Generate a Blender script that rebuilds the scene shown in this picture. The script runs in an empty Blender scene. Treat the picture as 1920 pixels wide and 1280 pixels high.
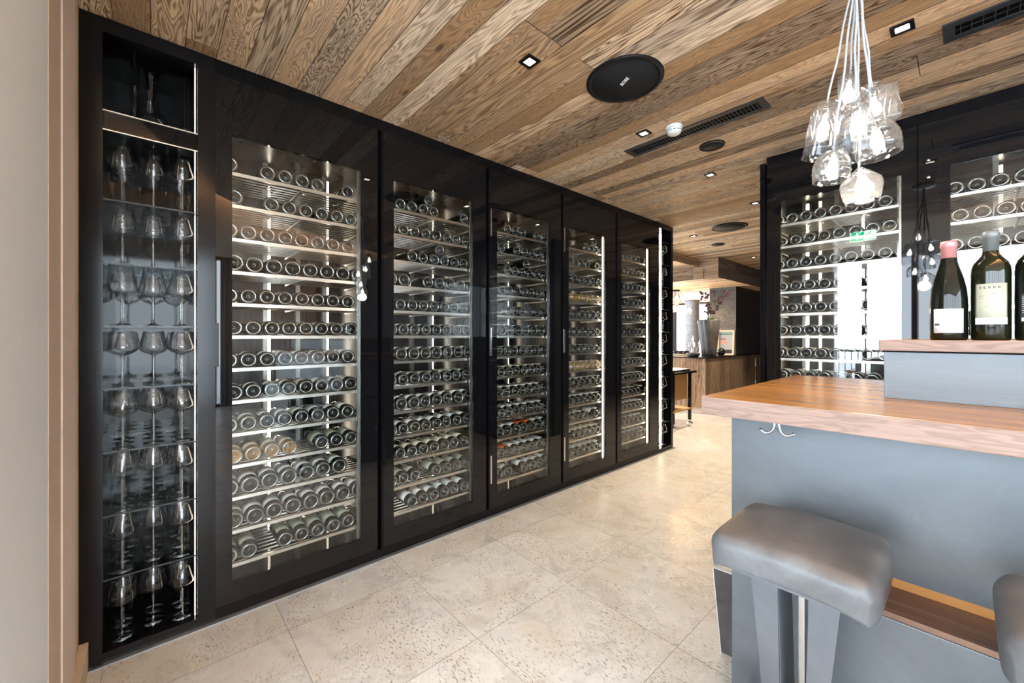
import bpy, math, random
from mathutils import Vector, Matrix
random.seed(7)
SC = bpy.context.scene
COL = SC.collection
PI = math.pi

# ------------------------------------------------------------------ camera
cd = bpy.data.cameras.new('camera')
cam = bpy.data.objects.new('camera', cd); COL.objects.link(cam)
cam.location = (0, 0, 1.3)
cam.rotation_euler = (PI / 2, 0, math.atan(852 / 760))
cd.sensor_width = 36; cd.lens = 760 / 1920 * 36; cd.shift_y = -10 / 1920
cd.clip_start = 0.05; cd.clip_end = 200
SC.camera = cam

# ------------------------------------------------------------------ world, exposure
w = bpy.data.worlds.new('sky'); SC.world = w; w.use_nodes = True
wn = w.node_tree.nodes; bg = wn['Background']
bg.inputs[0].default_value = (0.80, 0.90, 1.0, 1); bg.inputs[1].default_value = 11.0
SC.view_settings.view_transform = 'Standard'; SC.view_settings.look = 'None'
SC.view_settings.gamma = 1; SC.view_settings.use_curve_mapping = False
SC.view_settings.exposure = 0.76
cy = SC.cycles
cy.max_bounces = 10; cy.diffuse_bounces = 4; cy.glossy_bounces = 6; cy.transmission_bounces = 6
cy.transparent_max_bounces = 32; cy.sample_clamp_indirect = 6; cy.use_denoising = True
cy.caustics_reflective = False; cy.caustics_refractive = False

def portal(loc, rot, sx, sy):
    l = bpy.data.lights.new('window_portal', 'AREA'); l.shape = 'RECTANGLE'; l.size = sx; l.size_y = sy
    l.cycles.is_portal = True
    o = bpy.data.objects.new('window_portal', l); o.location = loc; o.rotation_euler = rot; COL.objects.link(o)
portal((1.1, -3.35, 1.4), (PI / 2, 0, PI), 6.9, 2.7)      # window wall behind the camera
portal((-7.1, 7.25, 1.35), (PI / 2, 0, PI / 2 + PI), 4.5, 2.1)  # portal at the unseen opening added in the far left wall
portal((4.68, -0.35, 1.4), (PI / 2, 0, -PI / 2 + PI), 5.9, 2.7)  # window wall to the side

# ------------------------------------------------------------------ helpers
def tag(o, label=None, cat=None, group=None, kind=None):
    if label: o['label'] = label
    if cat: o['category'] = cat
    if group: o['group'] = group
    if kind: o['kind'] = kind
    return o

def empty(name, loc=(0, 0, 0), rz=0):
    o = bpy.data.objects.new(name, None); COL.objects.link(o)
    o.location = loc; o.rotation_euler = (0, 0, rz); o.empty_display_size = 0.05
    return o

class MB:
    def __init__(s): s.v = []; s.f = []; s.m = []; s.s = []
    def add(s, vs, fs, mi=0, smooth=False):
        b = len(s.v); s.v += [tuple(v) for v in vs]
        for f in fs: s.f.append([i + b for i in f]); s.m.append(mi); s.s.append(smooth)
        return s
    def box(s, x0, x1, y0, y1, z0, z1, mi=0, M=None, bev=0):
        vs = [(x, y, z) for z in (z0, z1) for y in (y0, y1) for x in (x0, x1)]
        if M: vs = [M @ Vector(v) for v in vs]
        return s.add(vs, [(0, 2, 3, 1), (4, 5, 7, 6), (0, 1, 5, 4), (2, 6, 7, 3), (0, 4, 6, 2), (1, 3, 7, 5)], mi)
    def rbox(s, x0, x1, y0, y1, z0, z1, r, mi=0, n=3, M=None):
        """box with rounded edges (a rounded-square profile swept with rounded ends)"""
        ring = []
        hx, hy = (x1 - x0) / 2, (y1 - y0) / 2; cx, cy_ = (x0 + x1) / 2, (y0 + y1) / 2
        prof = [(r - r * math.cos(PI / 2 * i / n), r * math.sin(PI / 2 * i / n)) for i in range(n + 1)]
        levels = [(z0 + a, r - b) for a, b in prof] + [(z1 - a, r - b) for a, b in reversed(prof)]
        vs = []; k = 4 * (n + 1)
        for z, inset in levels:
            for q, (sx, sy) in enumerate(((1, 1), (-1, 1), (-1, -1), (1, -1))):
                for i in range(n + 1):
                    a = PI / 2 * (q + i / n)
                    rr = max(r - inset, 1e-4)
                    vs.append((cx + sx * (hx - r) + rr * math.cos(a), cy_ + sy * (hy - r) + rr * math.sin(a), z))
        if M: vs = [M @ Vector(v) for v in vs]
        fs = []
        for l in range(len(levels) - 1):
            for i in range(k): fs.append((l * k + i, l * k + (i + 1) % k, (l + 1) * k + (i + 1) % k, (l + 1) * k + i))
        fs.append(tuple(reversed(range(k)))); fs.append(tuple((len(levels) - 1) * k + i for i in range(k)))
        return s.add(vs, fs, mi, True)
    def lathe(s, prof, n=24, M=None, mi=0, mis=None, smooth=True, closed=False, wob=None):
        """prof: (r, z) list, axis Z"""
        vs = []; fs = []; ms = []
        for j, (r, z) in enumerate(prof):
            for i in range(n):
                a = 2 * PI * i / n; rr = max(r, 1e-5) * (wob(a, j) if wob else 1)
                vs.append((rr * math.cos(a), rr * math.sin(a), z))
        L = len(prof); R = L if closed else L - 1
        for j in range(R):
            for i in range(n):
                fs.append((j * n + i, j * n + (i + 1) % n, ((j + 1) % L) * n + (i + 1) % n, ((j + 1) % L) * n + i))
                ms.append(mis[j] if mis else mi)
        if not closed:
            if prof[0][0] > 2e-4: fs.append(tuple(reversed(range(n)))); ms.append(ms[0])
            if prof[-1][0] > 2e-4: fs.append(tuple((L - 1) * n + i for i in range(n))); ms.append(ms[-2] if len(ms) > 1 else mi)
        if M: vs = [M @ Vector(v) for v in vs]
        b = len(s.v); s.v += [tuple(v) for v in vs]
        for f, m in zip(fs, ms): s.f.append([i + b for i in f]); s.m.append(m); s.s.append(smooth)
        return s
    def tube(s, pts, r, n=8, mi=0):
        pts = [Vector(p) for p in pts]; vs = []; fs = []
        up = Vector((0, 0, 1))
        for j, p in enumerate(pts):
            d = (pts[min(j + 1, len(pts) - 1)] - pts[max(j - 1, 0)]).normalized()
            a = d.cross(up if abs(d.z) < 0.95 else Vector((1, 0, 0))).normalized(); b = d.cross(a)
            if j and a.dot(pa) < 0: a, b = -a, -b
            pa = a
            rr = r[j] if isinstance(r, (list, tuple)) else r
            for i in range(n):
                t = 2 * PI * i / n; vs.append(p + a * rr * math.cos(t) + b * rr * math.sin(t))
        for j in range(len(pts) - 1):
            for i in range(n): fs.append((j * n + i, j * n + (i + 1) % n, (j + 1) * n + (i + 1) % n, (j + 1) * n + i))
        fs.append(tuple(reversed(range(n)))); fs.append(tuple((len(pts) - 1) * n + i for i in range(n)))
        return s.add(vs, fs, mi, True)
    def prism(s, poly, z0, z1, mi=0, M=None):
        n = len(poly); vs = [(x, y, z0) for x, y in poly] + [(x, y, z1) for x, y in poly]
        if M: vs = [M @ Vector(v) for v in vs]
        return s.add(vs, [tuple(reversed(range(n))), tuple(range(n, 2 * n))] + [(i, (i + 1) % n, n + (i + 1) % n, n + i) for i in range(n)], mi)
    def data(s, name, mats):
        me = bpy.data.meshes.new(name); me.from_pydata(s.v, [], s.f)
        for m in (mats if isinstance(mats, (list, tuple)) else [mats]): me.materials.append(m)
        me.polygons.foreach_set('material_index', s.m); me.polygons.foreach_set('use_smooth', s.s)
        me.update(); return me
    def build(s, name, mats, parent=None, loc=(0, 0, 0), rz=0):
        o = bpy.data.objects.new(name, s.data(name, mats)); COL.objects.link(o)
        o.location = loc; o.rotation_euler = (0, 0, rz)
        if parent: o.parent = parent
        return o

def inst(name, me, parent=None, loc=(0, 0, 0), rot=(0, 0, 0)):
    o = bpy.data.objects.new(name, me); COL.objects.link(o); o.location = loc; o.rotation_euler = rot
    if parent: o.parent = parent
    return o

def sharp(o, ang=40):
    for p in o.data.polygons: p.use_smooth = True
    try: o.data.set_sharp_from_angle(angle=math.radians(ang))
    except Exception: pass
    return o

def bevel(o, w=0.003, seg=2):
    m = o.modifiers.new('bevel', 'BEVEL'); m.width = w; m.segments = seg; m.limit_method = 'ANGLE'; return o

ORD = ['first', 'second', 'third', 'fourth', 'fifth', 'sixth', 'seventh', 'eighth', 'ninth', 'tenth', 'eleventh', 'twelfth', 'thirteenth', 'fourteenth']

# ------------------------------------------------------------------ materials
class NT:
    def __init__(s, name):
        s.mat = bpy.data.materials.new(name); s.mat.use_nodes = True
        s.t = s.mat.node_tree; s.n = s.t.nodes; s.b = s.n['Principled BSDF']; s.out = s.n['Material Output']
    def l(s, a, b): s.t.links.new(a, b)
    def node(s, t, **k):
        n = s.n.new(t)
        for a, b in k.items(): setattr(n, a, b)
        return n
    def math(s, op, a, b=None, clamp=False):
        n = s.n.new('ShaderNodeMath'); n.operation = op; n.use_clamp = clamp
        for i, x in enumerate((a, b)):
            if x is None: continue
            if isinstance(x, (int, float)): n.inputs[i].default_value = x
            else: s.l(x, n.inputs[i])
        return n.outputs[0]
    def ramp(s, fac, stops, interp='LINEAR'):
        n = s.n.new('ShaderNodeValToRGB'); n.color_ramp.interpolation = interp
        e = n.color_ramp.elements
        while len(e) < len(stops): e.new(0.5)
        for i, (p, c) in enumerate(stops): e[i].position = p; e[i].color = (*c, 1) if len(c) == 3 else c
        s.l(fac, n.inputs[0]); return n.outputs[0]
    def noise(s, vec, scale, detail=4, rough=0.55, dist=0.0):
        n = s.n.new('ShaderNodeTexNoise'); n.inputs['Scale'].default_value = scale; n.inputs['Detail'].default_value = detail
        n.inputs['Roughness'].default_value = rough; n.inputs['Distortion'].default_value = dist
        if vec is not None: s.l(vec, n.inputs['Vector'])
        return n.outputs[0]
    def mix(s, fac, a, b, blend='MIX'):
        n = s.n.new('ShaderNodeMix'); n.data_type = 'RGBA'; n.blend_type = blend
        for i, x in ((0, fac), (6, a), (7, b)):
            if isinstance(x, (int, float)): n.inputs[i].default_value = x
            elif isinstance(x, tuple): n.inputs[i].default_value = (*x, 1) if len(x) == 3 else x
            else: s.l(x, n.inputs[i])
        return n.outputs[2]
    def coords(s):
        return s.n.new('ShaderNodeTexCoord').outputs['Object']
    def xyz(s, v):
        n = s.n.new('ShaderNodeSeparateXYZ'); s.l(v, n.inputs[0]); return n.outputs
    def comb(s, x, y, z=0.0):
        n = s.n.new('ShaderNodeCombineXYZ')
        for i, a in enumerate((x, y, z)):
            if isinstance(a, (int, float)): n.inputs[i].default_value = a
            else: s.l(a, n.inputs[i])
        return n.outputs[0]
    def bump(s, h, strength=0.3, dist=0.01):
        n = s.n.new('ShaderNodeBump'); n.inputs['Strength'].default_value = strength; n.inputs['Distance'].default_value = dist
        s.l(h, n.inputs['Height']); s.l(n.outputs[0], s.b.inputs['Normal'])
    def white(s, v):
        n = s.n.new('ShaderNodeTexWhiteNoise'); s.l(v, n.inputs['Vector']); return n.outputs['Value'], n.outputs['Color']

def simple(name, col, rough=0.5, metal=0.0, spec=0.5, coat=0.0, var=0.0, vs=8.0, ior=1.5, bump=0.0):
    m = NT(name); b = m.b
    b.inputs['Base Color'].default_value = (*col, 1); b.inputs['Roughness'].default_value = rough
    b.inputs['Metallic'].default_value = metal; b.inputs['IOR'].default_value = ior
    b.inputs['Specular IOR Level'].default_value = spec; b.inputs['Coat Weight'].default_value = coat
    if var or bump:
        nz = m.noise(m.coords(), vs, 5)
        if var:
            m.l(m.mix(nz, tuple(c * (1 - var) for c in col), tuple(min(1, c * (1 + var)) for c in col)), b.inputs['Base Color'])
        if bump: m.bump(nz, bump, 0.01)
    return m.mat

def emit(name, col, st):
    m = NT(name); e = m.node('ShaderNodeEmission'); e.inputs[0].default_value = (*col, 1); e.inputs[1].default_value = st
    m.l(e.outputs[0], m.out.inputs[0]); return m.mat

def thin_glass(name, tint=(1, 1, 1), ior=1.5, rough=0.0, edge=0.0, pw=5.0):
    """clear glass without refraction: transparent, mirror-like by Fresnel; edge darkens silhouettes a little"""
    m = NT(name); m.n.remove(m.b)
    tr = m.node('ShaderNodeBsdfTransparent'); gl = m.node('ShaderNodeBsdfGlossy'); gl.inputs['Roughness'].default_value = rough
    f0 = ((ior - 1) / (ior + 1)) ** 2
    lf = m.node('ShaderNodeLayerWeight'); lf.inputs[0].default_value = 0.5
    fr = m.math('ADD', m.math('MULTIPLY', m.math('POWER', lf.outputs['Facing'], pw), 1 - f0), f0)
    tr.inputs[0].default_value = (*tint, 1)
    if edge:
        lw = m.node('ShaderNodeLayerWeight'); lw.inputs[0].default_value = 0.25
        m.l(m.mix(lw.outputs['Facing'], tint, tuple(t * (1 - edge) for t in tint)), tr.inputs[0])
    mx = m.node('ShaderNodeMixShader'); m.l(fr, mx.inputs[0]); m.l(tr.outputs[0], mx.inputs[1]); m.l(gl.outputs[0], mx.inputs[2])
    m.l(mx.outputs[0], m.out.inputs[0]); return m.mat

def planks(name, along, across, width, length, cols, grain=1.0, gap=(0.03, 0.02, 0.015), gapw=0.012, rough=0.7, contrast=0.75, rings=26.0, bump=0.5, grey=0.25, gcol=(0.30, 0.27, 0.25), joff=0.0, lk=1.0):
    m = NT(name); c = m.xyz(m.coords())
    L, W = c[along], c[across]
    wi = m.math('FLOOR', m.math('DIVIDE', W, width))
    fw = m.math('FRACT', m.math('DIVIDE', W, width))
    h0, _ = m.white(m.comb(wi, 3.3, 1.7))
    Lp = m.math('DIVIDE', m.math('ADD', m.math('ADD', L, joff), m.math('MULTIPLY', m.math('FLOOR', m.math('MULTIPLY', h0, 3.0)), length / 3.0 * lk)), length)
    li = m.math('FLOOR', Lp); fl = m.math('FRACT', Lp)
    r1, rc = m.white(m.comb(wi, li, 0.5)); rcx = m.xyz(rc)
    gv = m.comb(m.math('ADD', m.math('MULTIPLY', L, m.math('ADD', 0.45, m.math('MULTIPLY', rcx[2], 0.5))), m.math('MULTIPLY', r1, 61.0)), m.math('ADD', m.math('MULTIPLY', W, 6.5), m.math('MULTIPLY', rcx[1], 43.0)), r1)
    big = m.noise(gv, 1.5 * grain, 3, 0.5, 0.5)
    ring = m.math('SINE', m.math('MULTIPLY', big, m.math('ADD', rings * 1.6, m.math('MULTIPLY', rcx[2], rings * 2.6))))
    ring = m.math('POWER', m.math('ADD', m.math('MULTIPLY', ring, 0.5), 0.5), 1.6)
    fv = m.comb(m.math('MULTIPLY', L, 1.6), m.math('MULTIPLY', W, 60.0), r1)
    fine = m.noise(fv, 2.2, 5, 0.65)
    base = m.ramp(r1, [(i / len(cols), q) for i, q in enumerate(cols)], 'CONSTANT')
    patch = m.noise(m.comb(m.math('MULTIPLY', L, 1.2), m.math('MULTIPLY', W, 6.0), rcx[0]), 1.3, 3)
    base = m.mix(m.math('MULTIPLY', m.ramp(patch, [(0.45, (0, 0, 0)), (0.7, (1, 1, 1))]), grey), base, gcol)
    dark = m.mix(1.0, base, (0.15, 0.095, 0.055), 'MULTIPLY')
    amt = m.math('MULTIPLY', m.math('ADD', 0.5, m.math('MULTIPLY', rcx[0], 0.6)), contrast)
    fac = m.math('MULTIPLY', m.math('ADD', m.math('MULTIPLY', ring, 0.75), m.math('MULTIPLY', m.ramp(fine, [(0.42, (0, 0, 0)), (0.75, (1, 1, 1))]), 0.55)), amt, True)
    col = m.mix(fac, base, dark)
    # knots
    kv = m.comb(m.math('MULTIPLY', L, 2.2), m.math('ADD', m.math('MULTIPLY', W, 7.0), m.math('MULTIPLY', r1, 9.0)))
    vor = m.node('ShaderNodeTexVoronoi'); vor.inputs['Scale'].default_value = 1.0; m.l(kv, vor.inputs['Vector'])
    knot = m.ramp(vor.outputs['Distance'], [(0.05, (1, 1, 1)), (0.10, (0, 0, 0))])
    col = m.mix(m.math('MULTIPLY', knot, 0.8), col, (0.06, 0.035, 0.02))
    edge = m.math('MINIMUM', m.math('MULTIPLY', m.math('MINIMUM', fw, m.math('SUBTRACT', 1.0, fw)), width), m.math('MULTIPLY', m.math('MINIMUM', fl, m.math('SUBTRACT', 1.0, fl)), length))
    g = m.math('SUBTRACT', 1.0, m.math('DIVIDE', edge, gapw * 0.2, True), True)
    col = m.mix(g, col, gap)
    m.l(col, m.b.inputs['Base Color']); m.b.inputs['Roughness'].default_value = rough
    m.b.inputs['Specular IOR Level'].default_value = 0.3
    h = m.math('SUBTRACT', m.math('MULTIPLY', fac, -0.5), m.math('MULTIPLY', g, 2.0))
    m.bump(h, bump, 0.004)
    return m.mat

def travertine():
    m = NT('travertine tiles'); co = m.coords(); c = m.xyz(co); T = 0.594
    tx = m.math('DIVIDE', m.math('ADD', c[0], 1.40), T); ty = m.math('DIVIDE', m.math('SUBTRACT', c[1], 0.455), T)
    ix, iy = m.math('FLOOR', tx), m.math('FLOOR', ty); fx, fy = m.math('FRACT', tx), m.math('FRACT', ty)
    r, rc = m.white(m.comb(ix, iy, 2.0)); rr = m.xyz(rc)
    sv = m.node('ShaderNodeVectorMath', operation='ADD'); m.l(co, sv.inputs[0]); m.l(m.comb(m.math('MULTIPLY', r, 30.0), m.math('MULTIPLY', rr[0], 30.0)), sv.inputs[1]); P = sv.outputs[0]
    base = m.ramp(r, [(0, (0.76, 0.72, 0.66)), (0.35, (0.80, 0.785, 0.76)), (0.7, (0.74, 0.73, 0.715)), (1, (0.82, 0.80, 0.77))])
    n1 = m.noise(P, 3.0, 8, 0.65, 0.4)
    col = m.mix(m.ramp(n1, [(0.42, (0, 0, 0)), (0.66, (0.75, 0.75, 0.75))]), base, (0.68, 0.60, 0.50))
    n2 = m.noise(P, 5.0, 8, 0.7, 1.2)
    col = m.mix(m.ramp(n2, [(0.5, (0, 0, 0)), (0.68, (0.8, 0.8, 0.8))]), col, (0.52, 0.495, 0.465))
    n2b = m.noise(P, 2.0, 5, 0.6, 0.6)
    col = m.mix(m.ramp(n2b, [(0.5, (0, 0, 0)), (0.7, (0.7, 0.7, 0.7))]), col, (0.88, 0.87, 0.85))
    # elongated pits gathered in drifts
    pv = m.node('ShaderNodeMapping'); pv.inputs['Rotation'].default_value = (0, 0, 0.6); pv.inputs['Scale'].default_value = (1.0, 2.4, 1); m.l(P, pv.inputs[0])
    n3 = m.noise(pv.outputs[0], 50.0, 4, 0.7, 0.25)
    area = m.ramp(m.noise(P, 3.2, 6, 0.75, 0.8), [(0.42, (0.12, 0.12, 0.12)), (0.56, (1, 1, 1))])
    pit = m.math('MULTIPLY', m.ramp(n3, [(0.55, (0, 0, 0)), (0.60, (1, 1, 1))]), area, True)
    col = m.mix(m.math('MULTIPLY', pit, 0.78), col, (0.19, 0.17, 0.15))
    e = m.math('MULTIPLY', m.math('MINIMUM', m.math('MINIMUM', fx, m.math('SUBTRACT', 1.0, fx)), m.math('MINIMUM', fy, m.math('SUBTRACT', 1.0, fy))), T)
    g = m.math('LESS_THAN', e, 0.0014)
    col = m.mix(m.math('MULTIPLY', g, 0.75), col, (0.22, 0.19, 0.16))
    m.l(col, m.b.inputs['Base Color'])
    m.l(m.math('ADD', m.math('MULTIPLY', n1, 0.25), m.math('ADD', 0.16, m.math('MULTIPLY', pit, 0.4))), m.b.inputs['Roughness'])
    m.bump(m.math('SUBTRACT', m.math('MULTIPLY', pit, -1.0), g), 0.25, 0.003)
    return m.mat

def cloudy(name, a, b, rough=(0.3, 0.55), scale=2.2, metal=0.0, stretch=(1, 1, 1), spec=0.5, bump=0.05, streak=0.0):
    m = NT(name); mp = m.node('ShaderNodeMapping'); mp.inputs['Scale'].default_value = stretch; m.l(m.coords(), mp.inputs[0])
    n = m.noise(mp.outputs[0], scale, 8, 0.62, 0.6)
    col = m.ramp(n, [(0.3, a), (0.72, b)])
    if streak:
        q = m.ramp(m.noise(mp.outputs[0], scale * 9, 6, 0.7, 2.0), [(0.58, (0, 0, 0)), (0.75, (1, 1, 1))])
        col = m.mix(m.math('MULTIPLY', q, streak), col, tuple(min(1, x * 1.7) for x in b))
    m.l(col, m.b.inputs['Base Color'])
    m.l(m.ramp(n, [(0.3, (rough[0],) * 3), (0.7, (rough[1],) * 3)]), m.b.inputs['Roughness'])
    m.b.inputs['Metallic'].default_value = metal; m.b.inputs['Specular IOR Level'].default_value = spec
    if bump: m.bump(n, bump, 0.01)
    return m.mat

M = {}
M['ceil'] = planks('reclaimed ceiling planks', 0, 1, 0.112, 3.08, [(0.42, 0.26, 0.13), (0.76, 0.53, 0.32), (0.86, 0.69, 0.49), (0.54, 0.36, 0.20), (0.80, 0.58, 0.36), (0.64, 0.50, 0.35), (0.84, 0.64, 0.42), (0.38, 0.27, 0.17)], joff=0.15, contrast=1.0, rings=60.0, grey=0.45, gcol=(0.42, 0.35, 0.28), gapw=0.012, lk=1.0)
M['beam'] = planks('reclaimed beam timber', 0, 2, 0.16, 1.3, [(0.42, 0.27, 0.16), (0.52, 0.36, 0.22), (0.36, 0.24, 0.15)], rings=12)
M['beam_side'] = planks('dark beam side timber', 1, 2, 0.16, 1.6, [(0.14, 0.12, 0.11), (0.2, 0.16, 0.13), (0.12, 0.10, 0.1)], rings=16)  # right side of the far beam uses darker boards than its front
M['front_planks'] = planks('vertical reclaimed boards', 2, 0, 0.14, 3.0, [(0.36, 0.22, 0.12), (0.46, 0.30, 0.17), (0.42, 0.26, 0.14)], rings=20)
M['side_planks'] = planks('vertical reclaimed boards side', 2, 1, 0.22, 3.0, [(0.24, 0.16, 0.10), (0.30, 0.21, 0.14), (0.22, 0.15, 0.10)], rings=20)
M['oak_top'] = planks('oiled oak counter top', 0, 1, 0.25, 40.0, [(0.42, 0.19, 0.055), (0.46, 0.22, 0.07), (0.36, 0.155, 0.045)], joff=15.0, rings=5, contrast=0.5, gapw=0.004, rough=0.25, bump=0.06, grey=0.0)
M['oak_edge'] = planks('oak edge with reflected light', 0, 2, 0.5, 6.0, [(0.22, 0.15, 0.12), (0.25, 0.17, 0.135)], rings=12, contrast=0.38, gapw=0.0005, rough=0.5, bump=0.08, grey=0.0, grain=3)  # reflected light is put into the colour as a pale pinkish tone
M['oak_dark'] = planks('weathered ledge wood', 0, 1, 0.07, 0.5, [(0.16, 0.09, 0.06), (0.22, 0.13, 0.085), (0.19, 0.11, 0.075)], rings=7, contrast=0.5, gapw=0.003, rough=0.4, bump=0.08, grey=0.0)
M['floor'] = travertine()
M['black_glass'] = simple('black back-painted glass', (0.004, 0.004, 0.005), 0.015, spec=0.42)
M['black_case'] = simple('gloss black panel', (0.004, 0.004, 0.005), 0.05, spec=0.2)
M['black_frame'] = simple('satin black metal', (0.007, 0.007, 0.008), 0.12, spec=0.22)
M['louvre'] = simple('dark grey vent metal', (0.022, 0.023, 0.026), 0.5, spec=0.3)
M['void'] = simple('matt black recess', (0.002, 0.002, 0.002), 0.8, spec=0.1)
M['lining'] = cloudy('dark steel lining', (0.03, 0.03, 0.03), (0.07, 0.068, 0.066), (0.2, 0.35), 3, 0.9, (1, 1, 0.05), bump=0)
M['steel'] = cloudy('brushed steel', (0.35, 0.34, 0.33), (0.5, 0.49, 0.47), (0.22, 0.35), 3, 1.0, (1, 1, 0.05), bump=0)
M['steel_bright'] = simple('bright satin steel', (0.80, 0.77, 0.72), 0.28, 1.0)
M['chrome'] = simple('polished steel', (0.8, 0.8, 0.8), 0.12, 1.0)
M['plinth'] = simple('steel floor strip', (0.42, 0.46, 0.50), 0.35, 0.7)
M['led'] = emit('warm white light strip', (1.0, 0.86, 0.68), 6.5)
M['led_cove'] = emit('amber cove strip', (1.0, 0.52, 0.22), 20.0)
M['lamp_face'] = emit('downlight lens', (1.0, 0.86, 0.66), 14.0)
M['bulb'] = emit('glowing bulb', (1.0, 0.93, 0.82), 30.0)
M['amber_bulb'] = emit('amber bulb', (1.0, 0.50, 0.14), 10.0)
M['pane'] = thin_glass('clear cabinet pane', (0.95, 0.96, 0.95), 1.62)
M['window_glass'] = thin_glass('window glass', (0.97, 0.98, 0.98), 1.3)
M['drink_glass'] = thin_glass('thin drinking glass', (0.995, 0.995, 0.995), 1.42, 0.015, 0.0, 4.2)
M['shade_glass'] = thin_glass('pressed lamp glass', (0.97, 0.98, 0.99), 1.5, 0.04, 0.10, 3.0)
_m = M['shade_glass'].node_tree; _tl = _m.nodes.new('ShaderNodeBsdfTranslucent'); _tl.inputs[0].default_value = (0.95, 0.97, 1, 1)
_ms = _m.nodes.new('ShaderNodeMixShader'); _ms.inputs[0].default_value = 0.012; _o = _m.nodes['Material Output']; _src = _o.inputs[0].links[0].from_socket
_m.links.new(_src, _ms.inputs[1]); _m.links.new(_tl.outputs[0], _ms.inputs[2]); _m.links.new(_ms.outputs[0], _o.inputs[0])
M['shelf_glass'] = thin_glass('glass shelf', (0.85, 0.88, 0.88), 1.5)
M['edge_glass'] = simple('polished glass edge', (0.02, 0.03, 0.03), 0.3, spec=0.3)
M['b_glass'] = simple('dark bottle glass', (0.005, 0.006, 0.004), 0.04, spec=0.3, ior=1.5)
M['b_green'] = simple('olive bottle glass', (0.008, 0.009, 0.004), 0.05, spec=0.4, ior=1.5)
M['b_white'] = simple('golden wine in clear glass', (0.30, 0.17, 0.05), 0.05, spec=0.9, ior=1.55)
M['b_rim'] = simple('glass heel with painted glint', (0.30, 0.31, 0.30), 0.14, 0.8, spec=0.6)  # light caught in the glass rim is painted as a paler ring
M['b_punt'] = simple('bottle punt glass', (0.016, 0.016, 0.015), 0.10, spec=0.22, ior=1.5)
M['foil'] = simple('black foil capsule', (0.02, 0.02, 0.022), 0.3, 0.4)
M['foil_red'] = simple('dark red foil capsule', (0.14, 0.01, 0.015), 0.35, 0.3)
def label_mat(name, c, ink=(0.25, 0.24, 0.22)):
    m = NT(name); co = m.xyz(m.coords())
    st = m.noise(m.comb(m.math('MULTIPLY', co[0], 60.0), m.math('MULTIPLY', co[1], 500.0)), 1.0, 3)
    m.l(m.mix(m.math('MULTIPLY', m.ramp(st, [(0.6, (0, 0, 0)), (0.64, (1, 1, 1))]), 0.35), c, ink), m.b.inputs['Base Color'])
    m.b.inputs['Roughness'].default_value = 0.6; return m.mat
M['lab_white'] = label_mat('white paper label', (0.85, 0.85, 0.84)); M['lab_cream'] = label_mat('cream paper label', (0.75, 0.70, 0.56))
M['lab_green'] = label_mat('pale green paper label', (0.42, 0.47, 0.36)); M['lab_orange'] = label_mat('orange paper label', (0.80, 0.14, 0.02))
M['plaster'] = simple('white lime plaster', (0.84, 0.89, 0.94), 0.9, var=0.03, vs=30, bump=0.06)
M['plaster_grey'] = simple('grey beige plaster', (0.62, 0.50, 0.38), 0.9, var=0.05, vs=6)
M['tan'] = simple('tan painted timber', (0.62, 0.50, 0.41), 0.75, var=0.08, vs=12, bump=0.08)
M['tan2'] = simple('pinkish painted timber', (0.78, 0.64, 0.56), 0.75, var=0.08, vs=12, bump=0.08)
M['tan3'] = simple('light tan timber edge', (0.72, 0.56, 0.42), 0.7, var=0.08, vs=12, bump=0.08)
M['wall_dark'] = simple('charcoal wall', (0.05, 0.05, 0.055), 0.7, var=0.2, vs=3)
M['grey_panel'] = cloudy('grey rubbed metal sheet', (0.050, 0.057, 0.064), (0.118, 0.130, 0.142), (0.28, 0.5), 1.6, 0.3, (1, 1, 1), streak=0.14)
M['riser'] = cloudy('grey brushed riser', (0.060, 0.068, 0.075), (0.125, 0.138, 0.150), (0.3, 0.5), 2.5, 0.3, (0.5, 1, 4), streak=0.25)
M['leather'] = cloudy('worn grey leather', (0.038, 0.040, 0.043), (0.135, 0.142, 0.150), (0.38, 0.6), 5.5, 0.0, (1, 1, 1), 0.5, 0.15, streak=0.10)
M['stool_metal'] = cloudy('raw grey steel plate', (0.07, 0.076, 0.085), (0.12, 0.13, 0.145), (0.3, 0.45), 3, 0.4)
M['slate'] = cloudy('dark slate slab', (0.035, 0.03, 0.035), (0.09, 0.08, 0.09), (0.3, 0.6), 7)
M['speaker'] = simple('black speaker grille', (0.012, 0.013, 0.015), 0.7, spec=0.15)
M['speaker_rim'] = simple('black plastic rim', (0.005, 0.005, 0.006), 0.45, spec=0.2)
M['white_plastic'] = simple('white plastic', (0.60, 0.61, 0.62), 0.4)
M['cord'] = simple('white fabric cable', (0.36, 0.38, 0.41), 0.6)
M['mullion'] = simple('black window frame', (0.01, 0.01, 0.011), 0.4)
M['snow'] = simple('snowy terrace', (0.75, 0.77, 0.80), 0.9, var=0.1, vs=2)
M['curtain'] = simple('white curtain', (0.75, 0.76, 0.76), 0.9)
M['green'] = emit('exit sign green', (0.0, 0.42, 0.16), 9.0)
M['sign_white'] = emit('exit sign white', (0.9, 1.0, 0.95), 7.0)
M['white_paint'] = simple('white mark', (0.75, 0.75, 0.75), 0.5)

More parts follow.
